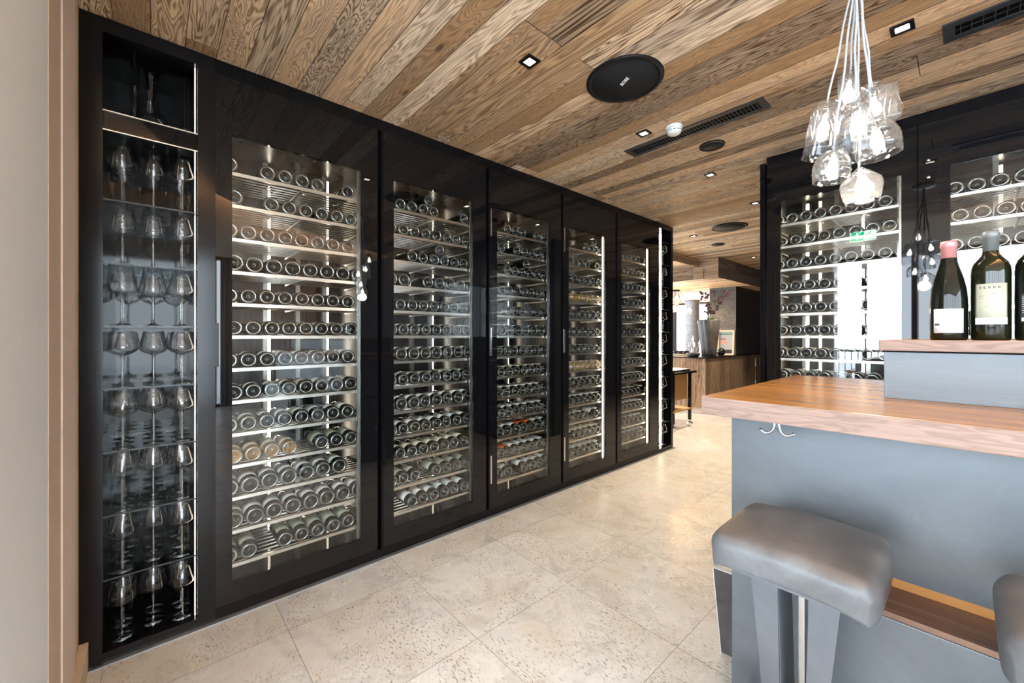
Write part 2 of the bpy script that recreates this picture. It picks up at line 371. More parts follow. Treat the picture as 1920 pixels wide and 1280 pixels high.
# ================================================================== structure
H = 2.565
def struct(name, mb, mats, label): return tag(mb.build(name, mats), label, 'structure', kind='structure')
struct('floor', MB().box(-7.2, 5.2, -3.6, 13.2, -0.1, 0), M['floor'], 'travertine tile floor of the whole room')
edge = [(-3.0, -0.55), (-1.95, -0.30), (-1.2, 0.02), (-0.48, 0.29), (-0.10, 0.44), (0.28, 0.78), (0.75, 1.42), (1.3, 2.35), (1.78, 3.24)]
struct('ceiling', MB().prism(edge + [(1.78, 13.1), (-7.1, 13.1), (-7.1, -0.55)], H, H + 0.045), M['ceil'], 'reclaimed timber plank ceiling')
struct('ceiling_raised', MB().box(-3.0, 4.8, -3.5, 3.9, 2.76, 2.86), M['plaster_grey'], 'grey raised ceiling lit by an amber cove')
W = 0.03
struct('wall_near', MB().box(-1.64, -1.17, -0.46, -0.2045, 0, 2.76), M['plaster'], 'white plastered wall end beside the timber posts')
t = MB(); t.box(-2.30, -2.09, -0.46, -0.207, 0, 2.86, 2); t.box(-2.095, -1.83, -0.46, -0.199, 0, 2.86, 1); t.box(-1.835, -1.635, -0.46, -0.203, 0, 2.86, 0)
struct('trim_1', t, [M['tan'], M['tan2'], M['tan3']], 'tan timber posts between white wall and display case')
struct('baseboard_near', MB().box(-2.30, -2.0, -0.206, -0.180, 0, 0.11), M['tan3'], 'short timber baseboard by the display case')
struct('wall_left', MB().box(-3.1, -2.95, -3.5, 4.6, 0, 2.86), M['wall_dark'], 'dark wall behind the wine cabinets')
struct('wall_side', MB().box(-2.95, -2.8, -3.5, -0.46, 0, 2.86).box(-2.8, -2.3, -0.46, -0.21, 0, 2.86), M['plaster'], 'white wall beyond the timber posts')
struct('wall_behind_cabinets', MB().box(-0.978, 4.8, 3.93, 4.05, 0, 2.95).box(0.6, 4.8, 3.27, 3.93, 0, 2.95).box(-0.978, 0.6, 3.27, 3.93, 2.61, 2.95), M['wall_dark'], 'dark wall around the second run of wine cabinets')
struct('wall_far', MB().box(-7.2, -6.4, 12.9, 13.1, 0, 2.6).box(-4.2, 0.7, 12.9, 13.1, 0, 2.6).box(-6.4, -4.2, 12.9, 13.1, 0, 0.8).box(-6.4, -4.2, 12.9, 13.1, 2.3, 2.6), M['wall_dark'], 'dark far wall with a window opening')
struct('wall_far_left', MB().box(-7.2, -7.05, 9.5, 13.1, 0, 2.6).box(-7.2, -7.05, 4.6, 9.5, 0, 0.3).box(-7.2, -7.05, 4.6, 9.5, 2.4, 2.6).box(-7.2, -7.05, 4.6, 5.0, 0.3, 2.4).box(-7.2, -3.1, 4.45, 4.58, 0, 2.6), M['plaster'], 'pale wall left of the far bar')  # unseen opening added in this wall to bring daylight to the far bar
struct('wall_far_right', MB().box(0.6, 0.72, 4.05, 13.1, 0, 2.6), M['wall_dark'], 'dark wall right of the passage')
struct('trim_2', MB().box(-2.278, -2.252, -0.2, 4.56, 0, 0.006), M['plinth'], 'steel strip on the floor along the left cabinets')
# window walls
wf = MB()
xs = [-2.5, -1.26, -0.6, 0.7, 2.0, 3.3, 4.6]
for x in xs: wf.box(x - 0.035, x + 0.035, -3.40, -3.32, 0, 2.74)
wf.box(-2.5, 4.7, -3.41, -3.31, 2.70, 2.76); wf.box(-2.5, 4.7, -3.41, -3.31, 0, 0.05); 
struct('window_1', wf, M['mullion'], 'black framed window wall on the terrace side')
struct('window_1_glass', MB().box(-2.5, 4.7, -3.37, -3.355, 0.05, 2.7), M['window_glass'], 'glass of the terrace window wall')
wf = MB()
for y in (-3.3, -2.0, -0.7, 0.87, 2.6): wf.box(4.6, 4.68, y - 0.035, y + 0.035, 0, 2.74)
wf.box(4.59, 4.69, -3.3, 2.64, 2.70, 2.76); wf.box(4.59, 4.69, -3.3, 2.64, 0, 0.05)
struct('window_2', wf, M['mullion'], 'black framed side window wall')
struct('window_2_glass', MB().box(4.64, 4.655, -3.3, 2.6, 0.05, 2.7), M['window_glass'], 'glass of the side window wall')
ctm = NT('sheer white curtain'); ctm.n.remove(ctm.b); _a = ctm.node('ShaderNodeBsdfTranslucent'); _a.inputs[0].default_value = (0.15, 0.16, 0.175, 1)
_b = ctm.node('ShaderNodeBsdfDiffuse'); _b.inputs[0].default_value = (0.35, 0.35, 0.36, 1); _c = ctm.node('ShaderNodeMixShader'); _c.inputs[0].default_value = 0.5
ctm.l(_a.outputs[0], _c.inputs[1]); ctm.l(_b.outputs[0], _c.inputs[2]); ctm.l(_c.outputs[0], ctm.out.inputs[0])
cu_ = MB(); n_ = 120; vs = []
for i in range(n_ + 1):
    yy = 0.95 + 1.65 * i / n_; xx = 4.50 + 0.025 * math.sin(i * 0.9)
    vs += [(xx, yy, 0.02), (xx, yy, 2.70), (xx + 0.002, yy, 0.02), (xx + 0.002, yy, 2.70)]
fs = []
for i in range(n_):
    a = 4 * i; fs += [(a, a + 1, a + 5, a + 4), (a + 2, a + 6, a + 7, a + 3), (a, a + 4, a + 6, a + 2), (a + 1, a + 3, a + 7, a + 5)]
fs += [(0, 2, 3, 1), (4 * n_, 4 * n_ + 1, 4 * n_ + 3, 4 * n_ + 2)]
cu_.add(vs, fs, 0, True); tag(cu_.build('curtain', ctm.mat), 'sheer white curtain hanging at the side window wall', 'curtain')
struct('wall_right', MB().box(4.6, 4.75, 2.6, 3.3, 0, 2.95), M['wall_dark'], 'dark wall beside the side windows')
struct('terrace_ground', MB().box(-14, 20, -22, -3.6, -0.25, -0.12).box(5.2, 20, -3.6, 10, -0.25, -0.12), M['snow'], 'snow covered terrace outside')
r = MB()
for i in range(80): r.box(-4 + i * 0.12, -3.985 + i * 0.12, -6.0, -5.985, -0.12, 0.95)
r.box(-4, 5.6, -6.02, -5.97, 0.93, 0.98); r.box(-4, 5.6, -6.02, -5.97, -0.02, 0.02)
tag(r.build('terrace_railing', M['mullion']), 'black metal railing along the terrace outside the windows', 'railing')
# amber cove light strip lying on the edge of the plank ceiling
cv = MB()
for (a, b) in zip(edge[3:], edge[4:]):
    d = (Vector(b) - Vector(a)).normalized(); n = Vector((-d.y, d.x)); L_ = (Vector(b) - Vector(a)).length
    a2 = Vector(a) + n * 0.03; b2 = Vector(b) + n * 0.03
    cv.prism([tuple(a2), tuple(b2), tuple(b2 + n * 0.012), tuple(a2 + n * 0.012)], H + 0.046, H + 0.056)
    l = bpy.data.lights.new('cove_strip_light', 'AREA'); l.shape = 'RECTANGLE'; l.size = L_; l.size_y = 0.02; l.energy = 100 * L_; l.color = (1, 0.55, 0.24)
    o = bpy.data.objects.new('cove_strip_light', l); COL.objects.link(o)
    c_ = (Vector(a) + Vector(b)) / 2 + n * 0.05
    o.location = (c_.x, c_.y, H + 0.075)
    o.rotation_euler = Vector((-n.x, -n.y, 0.35)).to_track_quat('-Z', 'Z').to_euler()
    q_ = Matrix((( d.x, 0, 0), (d.y, 0, 0), (0, 0, 1)))
    zax = -Vector((-n.x, -n.y, 0.35)).normalized(); xax = Vector((d.x, d.y, 0)); yax = zax.cross(xax)
    o.rotation_euler = Matrix((xax, yax, zax)).transposed().to_euler()
struct('ceiling_cove_strip', cv, M['led_cove'], 'amber light strip on the plank ceiling edge')

# ================================================================== wine cabinets
SHELF_Z = [2.081, 1.928, 1.768, 1.611, 1.458, 1.303, 1.147, 0.992, 0.836, 0.684, 0.532, 0.374, 0.216]
OT, OB = 2.235, 0.152
def shelf_mesh(W_):
    m = MB()
    m.box(-0.058, -0.046, 0.02, W_ - 0.02, -0.016, 0.0)                      # flat front rail
    for k in range(8): m.tube([(-0.075 - k * 0.042, 0.02, -0.006), (-0.075 - k * 0.042, W_ - 0.02, -0.006)], 0.0038, 6)
    for y in (0.03, W_ / 2, W_ - 0.03): m.box(-0.40, -0.05, y - 0.004, y + 0.004, -0.018, -0.010)
    return m.data('wine_shelf', M['steel_bright'])
SHELVES = {}
def wine_cabinet(label, loc, rz, W_, o0, o1, groove, hinge_side, strips=(), side_led=None, end_panel=False, knob=None):
    root = empty('wine_cabinet', loc, rz); tag(root, label, 'wine cabinet', 'glass fronted wine cabinets')
    D = 0.60
    c = MB(); c.box(-D, -0.001, 0.0, 0.012, 0.058, 2.5).box(-D, -0.001, W_ - 0.012, W_, 0.058, 2.5)
    c.box(-D, -0.001, 0, W_, 2.5, H - 0.002).box(-D, -0.001, 0, W_, 0.01, 0.058)
    c.box(-0.07, -0.045, W_ - groove - 0.001, W_, 0.058, 2.5, 1)
    c.box(-0.045, -0.001, W_ - groove - 0.003, W_ - groove, 0.058, 2.5, 1)
    if end_panel: c.box(-D - 0.06, 0.02, -0.034, -0.004, 0.0, 2.52)
    c.build('carcass', [M['black_case'], M['void']], root)
    b = MB(); b.box(-D + 0.001, -D + 0.03, 0.012, W_ - 0.012, 0.06, 2.498)
    b.box(-D + 0.03, -0.06, 0.012, 0.016, 0.06, 2.498).box(-D + 0.03, -0.06, W_ - 0.072, W_ - 0.068, 0.06, 2.498)
    b.box(-D + 0.03, -0.03, 0.016, W_ - 0.072, 2.35, 2.36)
    b.build('steel_lining', M['lining'], root)
    dw = W_ - groove
    d = MB(); d.box(-0.022, 0, 0.002, o0, 0.06, 2.498).box(-0.022, 0, o1, dw - 0.002, 0.06, 2.498)
    d.box(-0.022, 0, o0, o1, OT, 2.498).box(-0.022, 0, o0, o1, 0.06, OB)
    door = d.build('cabinet_door', M['black_glass'], root)
    MB().box(-0.016, -0.004, o0, o1, OB, OT).build('glass_pane', M['pane'], door)
    e = MB()
    if side_led is None: e.box(-0.030, -0.022, o1 - 0.012, o1 + 0.002, OB, OT)
    e.box(-0.030, -0.022, o0 - 0.006, o0, OB, OT)
    e.build('pane_edge_profile', M['steel'], door)
    if hinge_side is not None:
        for z in ((2.02, 1.16, 0.24) if hinge_side == 0 and loc[1] > 1 else (1.16,)):
            y = 0.008 if hinge_side == 0 else dw - 0.006
            hg = MB(); hg.box(-0.004, 0.004, y - 0.005, y + 0.005, z, z + 0.20); hg.box(-0.004, 0.0035, y - 0.0078, y - 0.006, z, z + 0.2)
            hg.build('hinge', M['chrome'] if loc[1] > 1 else M['black_frame'], door)
    if knob is not None:
        for z in knob: MB().lathe([(0.0, 0.012), (0.007, 0.012), (0.009, 0.006), (0.006, 0.0)], 16, Matrix.Translation((0.0, 0.04, z)) @ Matrix.Rotation(PI / 2, 4, 'Y')).build('lock_button', M['chrome'], door)
    k = round(W_, 3)
    if k not in SHELVES: SHELVES[k] = shelf_mesh(W_ - 0.05)
    for z in SHELF_Z: inst('wine_shelf', SHELVES[k], root, (0, 0, z))
    for y in strips:
        MB().box(-D + 0.031, -D + 0.040, y - 0.008, y + 0.008, 0.12, 2.33).build('light_strip', M['led'], root)
    for y in (0.10, 0.30, 0.48, 0.64):
        MB().box(-D + 0.031, -D + 0.05, y - 0.012, y + 0.012, 0.1, 2.35).build('upright_rail', M['steel_bright'], root)
    MB().box(-0.036, -0.028, o0 - 0.030, o0 - 0.022, OB, OT).build('light_strip', M['led'], root)  # added strip hidden behind the door frame, lights bottle bases and labels
    if side_led is not None:
        MB().box(-0.032, -0.024, o1 - 0.016, o1 - 0.006, OB, OT).build('light_strip', M['led'], root)
    return root
LY = [0.22, 1.02, 1.82, 2.62, 3.42]
WCW = [0.80, 0.80, 0.80, 0.80, 0.78]
LNAMES = ['tall wine cabinet next to the near glass display case, showing floor and cove reflections',
          'second tall wine cabinet from the near glass display case',
          'middle tall wine cabinet of five, with orange labels on its low shelves',
          'fourth tall wine cabinet, golden bottles, between the middle and the last one',
          'last tall wine cabinet before the far slim glass display case']
hs = [0, None, 0, 0, None]
for i in range(5):
    wine_cabinet(LNAMES[i], (-2.275, LY[i], 0), 0, WCW[i], 0.064, [0.664, 0.648, 0.626, 0.602, 0.605][i], 0.036 if i < 4 else 0.006, hs[i],
                 (0.32, 0.48, 0.66), (None, None, None, 0.655, 0.655)[i])
wine_cabinet('tall wine cabinet behind the bar counter, left one with window reflection', (-0.944, 3.26, 0), -PI / 2, 0.762, 0.085, 0.692, 0.004, None, (0.12, 0.2, 0.45), None, True)
wine_cabinet('tall wine cabinet behind the standing bottles on the bar shelf', (-0.182, 3.26, 0), -PI / 2, 0.780, 0.124, 0.70, 0.004, None, (0.32, 0.48, 0.66), None, False, (2.285, 2.19))

# ------------------------------------------------------------------ bottles lying in the cabinets (axis local X, base towards +X)
RX = Matrix.Rotation(-PI / 2, 4, 'Y')           # lathe axis Z -> -X
def bottle_profile(kind):
    if kind == 'burgundy':
        return [(0.0415, 0.006), (0.0415, 0.10), (0.0415, 0.135), (0.039, 0.165), (0.031, 0.195), (0.021, 0.222), (0.0155, 0.242), (0.0148, 0.27), (0.0155, 0.2701), (0.0155, 0.287), (0.0148, 0.2875), (0.0, 0.2875)]
    return [(0.0375, 0.006), (0.0375, 0.12), (0.0375, 0.187), (0.035, 0.203), (0.027, 0.217), (0.0185, 0.229), (0.0148, 0.242), (0.0143, 0.27), (0.0155, 0.2705), (0.0155, 0.290), (0.0143, 0.2935), (0.0, 0.2935)]
def bottle_mesh(kind, glass, n=24):
    body = bottle_profile(kind); R = body[0][0]
    base = [(0.0, 0.026), (0.005, 0.0265), (0.007, 0.019), (0.014, 0.014), (R - 0.016, 0.008), (R - 0.0125, 0.0015), (R - 0.009, 0.0), (R - 0.005, 0.0006), (R - 0.0015, 0.003)]
    prof = base + body
    mis = [2, 1, 2, 2, 2, 1, 1, 0, 1] + [0] * 6 + [3] * 6
    mis = mis[:len(prof) - 1] + [3] * (len(prof) - 1 - len(mis))
    m = MB(); m.lathe(prof, n, RX, mis=mis)
    # ring of embossed dots on the bearing surface
    for i in range(14):
        a = -PI * 0.85 + i * 0.12; rr = R - 0.009
        m.box(-0.0004, 0.0012, rr * math.sin(a) - 0.0007, rr * math.sin(a) + 0.0007, rr * math.cos(a) - 0.0007, rr * math.cos(a) + 0.0007, 1)
    return m
GL = [M['b_glass'], M['b_rim'], M['b_punt'], M['foil']]
BM = {}
for kd in ('bordeaux', 'burgundy'):
    BM[kd, 'dark'] = bottle_mesh(kd, 0); BM[kd, 'olive'] = bottle_mesh(kd, 0); BM[kd, 'golden'] = bottle_mesh(kd, 0)
MATS = {'dark': GL, 'olive': [M['b_green'], M['b_rim'], M['b_punt'], M['foil']], 'golden': [M['b_white'], M['b_rim'], M['b_white'], M['foil_red']]}
BD = {k: m.data('wine_bottle', MATS[k[1]]) for k, m in BM.items()}
def label_data(kd, mat):
    R = (0.0415 if kd == 'burgundy' else 0.0375) + 0.0006; z0, z1 = (0.045, 0.125) if kd == 'burgundy' else (0.05, 0.15)
    m = MB(); vs = []; n = 14
    for rr in (R, R - 0.0004):
        for i in range(n + 1):
            a = math.radians(-78 + 156 * i / n)
            for z in (z0, z1): vs.append((-z, rr * math.sin(a), rr * math.cos(a)))
    q = (n + 1) * 2; fs = []
    for i in range(n):
        fs.append((2 * i, 2 * i + 2, 2 * i + 3, 2 * i + 1)); fs.append((q + 2 * i, q + 2 * i + 1, q + 2 * i + 3, q + 2 * i + 2))
        fs.append((2 * i, q + 2 * i, q + 2 * i + 2, 2 * i + 2)); fs.append((2 * i + 1, 2 * i + 3, q + 2 * i + 3, q + 2 * i + 1))
    fs += [(0, 1, q + 1, q), (2 * n, q + 2 * n, q + 2 * n + 1, 2 * n + 1)]
    m.add(vs, fs, 0, True); return m
LABN = ['white', 'cream', 'green', 'orange']
LM = {(kd, c): label_data(kd, None) for kd in ('bordeaux', 'burgundy') for c in LABN}
LD = {k: m.data('label', M['lab_' + k[1]]) for k, m in LM.items()}
CABN = ['first left cabinet', 'second left cabinet', 'third left cabinet', 'fourth left cabinet', 'fifth left cabinet', 'cabinet behind the counter', 'cabinet behind standing bottles']
specs = []
CABS = [((-2.275, LY[i], 0), 0, 0.064, 0.664) for i in range(5)] + [((-0.944, 3.26, 0), -PI / 2, 0.085, 0.70), ((-0.182, 3.26, 0), -PI / 2, 0.124, 0.70)]
rnd = random.Random(11)
CAMP = Vector((0, 0, 1.3))
for ci, (loc, rz, o0, o1) in enumerate(CABS):
    Mx = Matrix.Translation(loc) @ Matrix.Rotation(rz, 4, 'Z')
    for si, z in enumerate(SHELF_Z):
        kd = 'burgundy' if rnd.random() < 0.3 else 'bordeaux'
        R = 0.0415 if kd == 'burgundy' else 0.0375; pitch = 0.0850 if kd == 'burgundy' else 0.0795
        n = int((0.72 - 0.03) / pitch); y = 0.060 + (0.02 if si % 2 else 0.0)
        glassk = 'dark' if rnd.random() < 0.75 else 'olive'
        labc = rnd.choice(['white', 'white', 'white', 'cream', 'green'])
        if ci == 0 and si == 9: glassk = 'dark'
        if ci >= 5: kd, R, pitch = 'bordeaux', 0.0375, 0.0795; n = 8
        cols = []
        gaps = set()
        if ci < 5 and si not in (5, 6, 7, 8):
            for _ in range(rnd.choice([0, 0, 0, 1, 1]) if si > 0 else 2): gaps.add(rnd.randrange(1, n))
        if ci == 0 and si == 0: gaps = {1, 6}
        if ci == 0 and si == 12: gaps = {2}
        for k in range(n):
            if k in gaps: continue
            yy = y + k * pitch + rnd.uniform(-0.001, 0.001)
            g = glassk; lc = labc
            if ci == 0 and si == 9 and k < 4: g, lc = 'golden', 'cream'
            if ci == 3 and si in (3, 7): g = 'golden'
            if ci == 2 and si == 10 and k in (4, 5): lc = 'orange'
            if ci == 2 and si == 11 and k in (1, 2): lc = 'orange'
            rank = len(cols); cols.append((yy, k)); depth = -0.052 - rnd.uniform(0, 0.012)
            specs.append((ci, si, rank, False, Mx, depth, yy, z + R + 0.0005, kd, g, lc if si >= 5 else None, rz))
        # a few bottles laid in the trough between two others
        if ci < 5 and kd == 'bordeaux' and rnd.random() < 0.42 and len(cols) > 4:
            q = rnd.randrange(3, len(cols) - 1); (ya, ka), (yb, kb) = cols[q], cols[q + 1]
            if kb - ka == 1:
                hgt = math.sqrt((2 * R + 0.002) ** 2 - ((yb - ya) / 2) ** 2)
                if z + R + hgt + R < (SHELF_Z[si - 1] - 0.018 if si else 2.35):
                    specs.append((ci, si, q, True, Mx, -0.056, (ya + yb) / 2, z + R + 0.001 + hgt, kd, 'dark', 'white' if si >= 4 else None, rz))
specs.sort(key=lambda s: ((s[4] @ Vector((s[5], s[6], s[7]))) - CAMP).length / (1.5 if s[0] >= 5 else 1.0))
rest = []
for q, s in enumerate(specs):
    ci, si, k, top, Mx, dx, yy, zz, kd, g, lc, rz = s
    T = Mx @ Matrix.Translation((dx, yy, zz)) @ Matrix.Rotation(rnd.uniform(-0.6, 0.6), 4, 'X')
    if q >= 300: rest.append((T, kd, g, lc)); continue
    o = bpy.data.objects.new('wine_bottle', BD[kd, g]); COL.objects.link(o); o.matrix_world = T
    if top: lab = f"{g} wine bottle laid on top above the {ORD[k]} and {ORD[k+1]}, shelf {si+1}, {CABN[ci]}"
    else: lab = f"{g} wine bottle lying {ORD[k]} from left, {ORD[si]} shelf down, {CABN[ci]}"
    tag(o, lab, 'bottle', 'wine bottles lying in the cabinets')
    if lc:
        p = inst('label', LD[kd, lc], o)
        if lc == 'orange': p['label'] = 'orange paper label'
rm = MB(); allm = GL + [M['b_green'], M['b_white'], M['foil_red'], M['lab_white'], M['lab_cream'], M['lab_green'], M['lab_orange']]
idx = {'dark': [0, 1, 2, 3], 'olive': [4, 1, 2, 3], 'golden': [5, 1, 5, 6]}
for T, kd, g, lc in rest:
    src = BM[kd, g]; b = len(rm.v)
    rm.v += [tuple(T @ Vector(v)) for v in src.v]; rm.f += [[i + b for i in f] for f in src.f]; rm.m += [idx[g][m] for m in src.m]; rm.s += src.s
    if lc:
        src = LM[kd, lc]; b = len(rm.v); rm.v += [tuple(T @ Vector(v)) for v in src.v]; rm.f += [[i + b for i in f] for f in src.f]
        rm.m += [7 + LABN.index(lc)] * len(src.m); rm.s += src.s
tag(rm.build('wine_bottles_beyond', allm), 'many more wine bottles lying on shelves of the far cabinets', 'bottle', kind='stuff')

# ================================================================== glass display cases
CASE_Z = [1.854, 1.598, 1.344, 1.089, 0.834, 0.578, 0.323]
def display_case(label, loc, W_, o0, o1, led_y, D=0.40, far=False):
    zs = CASE_Z if not far else [2.118 - 0.257 * k for k in range(8)] + [2.375]
    root = empty('glass_display_case', loc); tag(root, label, 'display case', 'slim display cases for glassware')
    f = MB(); ot, ob = 2.507, 0.045; fd = 0.008 if far else 0.03
    f.box(-fd, 0, 0, o0, 0.008, H - 0.002).box(-D, 0, o1 + 0.012, W_, 0.008, H - 0.002).box(-fd, 0, o1, o1 + 0.012, 0.008, H - 0.002).box(-fd, 0, o0, o1, ot, H - 0.002).box(-fd, 0, o0, o1, 0.008, ob)
    if not far: f.box(0, 0.012, o0 - 0.03, o0 - 0.001, 0.008, ot)      # raised vertical profile
    f.build('frame', M['black_frame'], root)
    c = MB(); c.box(-D, -fd, o0 - 0.012, o0, ob - 0.02, ot).box(-D, -fd, o1, o1 + 0.012, ob - 0.02, ot).box(-D - 0.01, -D, o0 - 0.012, o1 + 0.012, ob - 0.02, ot)
    c.box(-D, -fd, o0, o1, ot, ot + 0.01).box(-D, -fd, o0, o1, ob - 0.02, ob)
    c.build('carcass', M['black_case'], root)
    if not far:
        MB().box(-D, -0.022, o0, o1, 2.127, 2.206).build('box_shelf', M['black_case'], root)
        MB().box(-0.022, -0.018, o0, o1, 2.203, 2.207).box(-0.022, -0.018, o0, o1, 2.126, 2.130).build('shelf_trim', M['steel_bright'], root)
    for z in zs:
        s = MB().box(-D + 0.005, -0.024, o0, o1, z - 0.007, z).build('glass_shelf', M['shelf_glass'], root)
        MB().box(-0.024, -0.022, o0, o1, z - 0.006, z - 0.001).build('polished_edge', M['edge_glass'], s)
    for z in zs:
        for y in (o0 + 0.008, o1 - 0.008): MB().box(-0.05, -0.03, y - 0.006, y + 0.006, z - 0.012, z - 0.008).build('shelf_support', M['black_frame'], root)
    if far: MB().box(-0.145, -0.122, o1 - 0.006, o1, ob, ot).build('light_strip', M['led'], root)
    else: MB().box(-0.045, -0.037, led_y - 0.0015, led_y + 0.0015, ob, ot).build('light_strip', M['led'], root)
    return root
display_case('slim black display case of wine glasses and decanters beside the timber posts', (-2.275, -0.205, 0), 0.425, 0.064, 0.362, 0.355)
display_case('slim black display case of wine glasses at the far end of the cabinets', (-2.275, 4.20, 0), 0.342, 0.013, 0.300, 0.0, 0.40, True)
# wine glass, one closed lathe with inner and outer wall
out = [(0.0, 0.0), (0.036, 0.0), (0.0365, 0.0014), (0.030, 0.0035), (0.014, 0.007), (0.0065, 0.013), (0.0046, 0.03), (0.0042, 0.11), (0.0055, 0.124), (0.012, 0.130), (0.028, 0.136), (0.043, 0.146), (0.0488, 0.156), (0.0485, 0.166), (0.044, 0.186), (0.038, 0.212), (0.0345, 0.232)]
inn = [(0.0335, 0.232), (0.0371, 0.212), (0.0431, 0.186), (0.0476, 0.166), (0.0478, 0.157), (0.0421, 0.1473), (0.027, 0.1375), (0.011, 0.132), (0.0, 0.130)]
M['stem_glass'] = thin_glass('solid glass stem', (0.97, 0.98, 0.98), 1.9, 0.02, 0.0, 1.8)
GM = MB().lathe(out + inn, 36, mis=[1] * 9 + [0] * (len(out + inn) - 10)).data('wine_glass', [M['drink_glass'], M['stem_glass']])
LEV = [1.854, 1.598, 1.344, 1.089, 0.834, 0.578, 0.323, 0.045]
LVN = ['top glass shelf', 'second glass shelf', 'third glass shelf', 'fourth glass shelf', 'fifth glass shelf', 'sixth glass shelf', 'lowest glass shelf', 'case floor']
for li, z in enumerate(LEV):
    for ri, dx in enumerate((-0.092, -0.197, -0.302)):
        if ri == 2 and li not in (0, 4, 5, 6): continue
        for ki, y in enumerate((-0.088, 0.010, 0.106)):
            o = inst('wine_glass', GM, None, (-2.275 + dx + (0.018 if ki != 1 else -0.02) + rnd.uniform(-.003, .003), y + rnd.uniform(-.001, .001), z + 0.0004), (0, 0, rnd.random() * 6))
            tag(o, f"stemmed wine glass, {['front','middle','back'][ri]} row {['left','centre','right'][ki]}, {LVN[li]} of near display case", 'wine glass', 'wine glasses in the near display case')
for li in range(9):
    z = 2.118 - 0.257 * li if li < 8 else 0.045
    for ri, (dx, y) in enumerate(((-0.068, 4.435), (-0.088, 4.325), (-0.180, 4.432), (-0.290, 4.43))):
        o = inst('wine_glass', GM, None, (-2.275 + dx, y, z + 0.0004), (0, 0, rnd.random() * 6))
        tag(o, f"stemmed wine glass, {['front right','front left','middle','back'][ri]}, {ORD[li]} row down in far display case", 'wine glass', 'wine glasses in the far display case')
dout = [(0.0, 0.0), (0.085, 0.0), (0.098, 0.008), (0.098, 0.02), (0.08, 0.05), (0.045, 0.09), (0.024, 0.125), (0.019, 0.155), (0.019, 0.20), (0.023, 0.245), (0.027, 0.262)]
dinn = [(r - 0.002, z + 0.001) for r, z in reversed(dout[1:-1])]
DM = MB().lathe([(r * (0.72 if z > .14 else 0.80), z) for r, z in dout] + [(r * (0.72 if z > .14 else 0.80) - 0.001 if r > 0.004 else 0, z) for r, z in [(0.0255, 0.262)] + dinn] + [(0.0, 0.004)], 32).data('decanter', M['drink_glass'])
tag(inst('decanter', DM, None, (-2.275 - 0.14, 0.0, 2.2065)), 'clear glass decanter in front in the top compartment of display case', 'decanter', 'decanters above the wine glasses')
tag(inst('decanter', DM, None, (-2.275 - 0.31, -0.055, 2.2065)), 'clear glass decanter behind, in the top compartment of display case', 'decanter', 'decanters above the wine glasses')

# ================================================================== bar counter
bar = empty('bar_counter', (0.9, 1.7, 0)); tag(bar, 'bar counter with thick oak top and grey rubbed metal front', 'bar counter')
def bpart(mb, name, mats, bev=0):
    o = mb.build(name, mats, bar, (-0.9, -1.7, 0))
    if bev: bevel(o, bev)
    return o
ct = MB().box(-0.53, 2.4, 1.234, 2.24, 1.068, 1.12)
ct.m = [1, 0, 1, 1, 1, 1]
bpart(ct, 'counter_top', [M['oak_top'], M['oak_edge']], 0.002)
bpart(MB().box(-0.504, 2.3, 1.40, 2.12, 0.690, 1.068), 'upper_body', M['grey_panel'])
bpart(MB().box(-0.454, 2.3, 1.26, 2.12, 0.02, 0.655), 'lower_body', M['grey_panel'], 0.002)
bpart(MB().box(-0.452, 2.3, 1.264, 1.41, 0.655, 0.668), 'foot_ledge', M['oak_dark'])
bpart(MB().box(-0.50, 2.3, 1.40, 1.42, 0.668, 0.690), 'ledge_backing', M['oak_top'])
bpart(MB().box(-0.161, 2.3, 1.606, 2.05, 1.12, 1.254), 'riser', M['riser'], 0.001)
bpart(MB().box(-0.158, 2.3, 1.610, 2.04, 1.254, 1.258), 'shadow_gap', M['void'])
rs = MB().box(-0.17, 2.3, 1.586, 2.06, 1.258, 1.289); rs.m = [1, 0, 1, 1, 1, 1]
bpart(rs, 'raised_shelf', [M['oak_top'], M['oak_edge']], 0.002)
Mk = Matrix.Translation((-0.665, 1.74, 0)) @ Matrix.Rotation(math.radians(-3.2), 4, 'Y') @ Matrix.Rotation(math.radians(5), 4, 'X')
ks = MB().box(0, 0.18, 0, 0.02, 0.012, 0.36, 0, Mk).box(-0.003, 0, -0.001, 0.021, 0.002, 0.363, 1, Mk).box(-0.003, 0.18, -0.001, 0.021, 0.36, 0.363, 1, Mk)
tag(ks.build('slate_board', [M['slate'], M['white_plastic']]), 'dark slate board with pale edge leaning at the end of the bar counter', 'board')
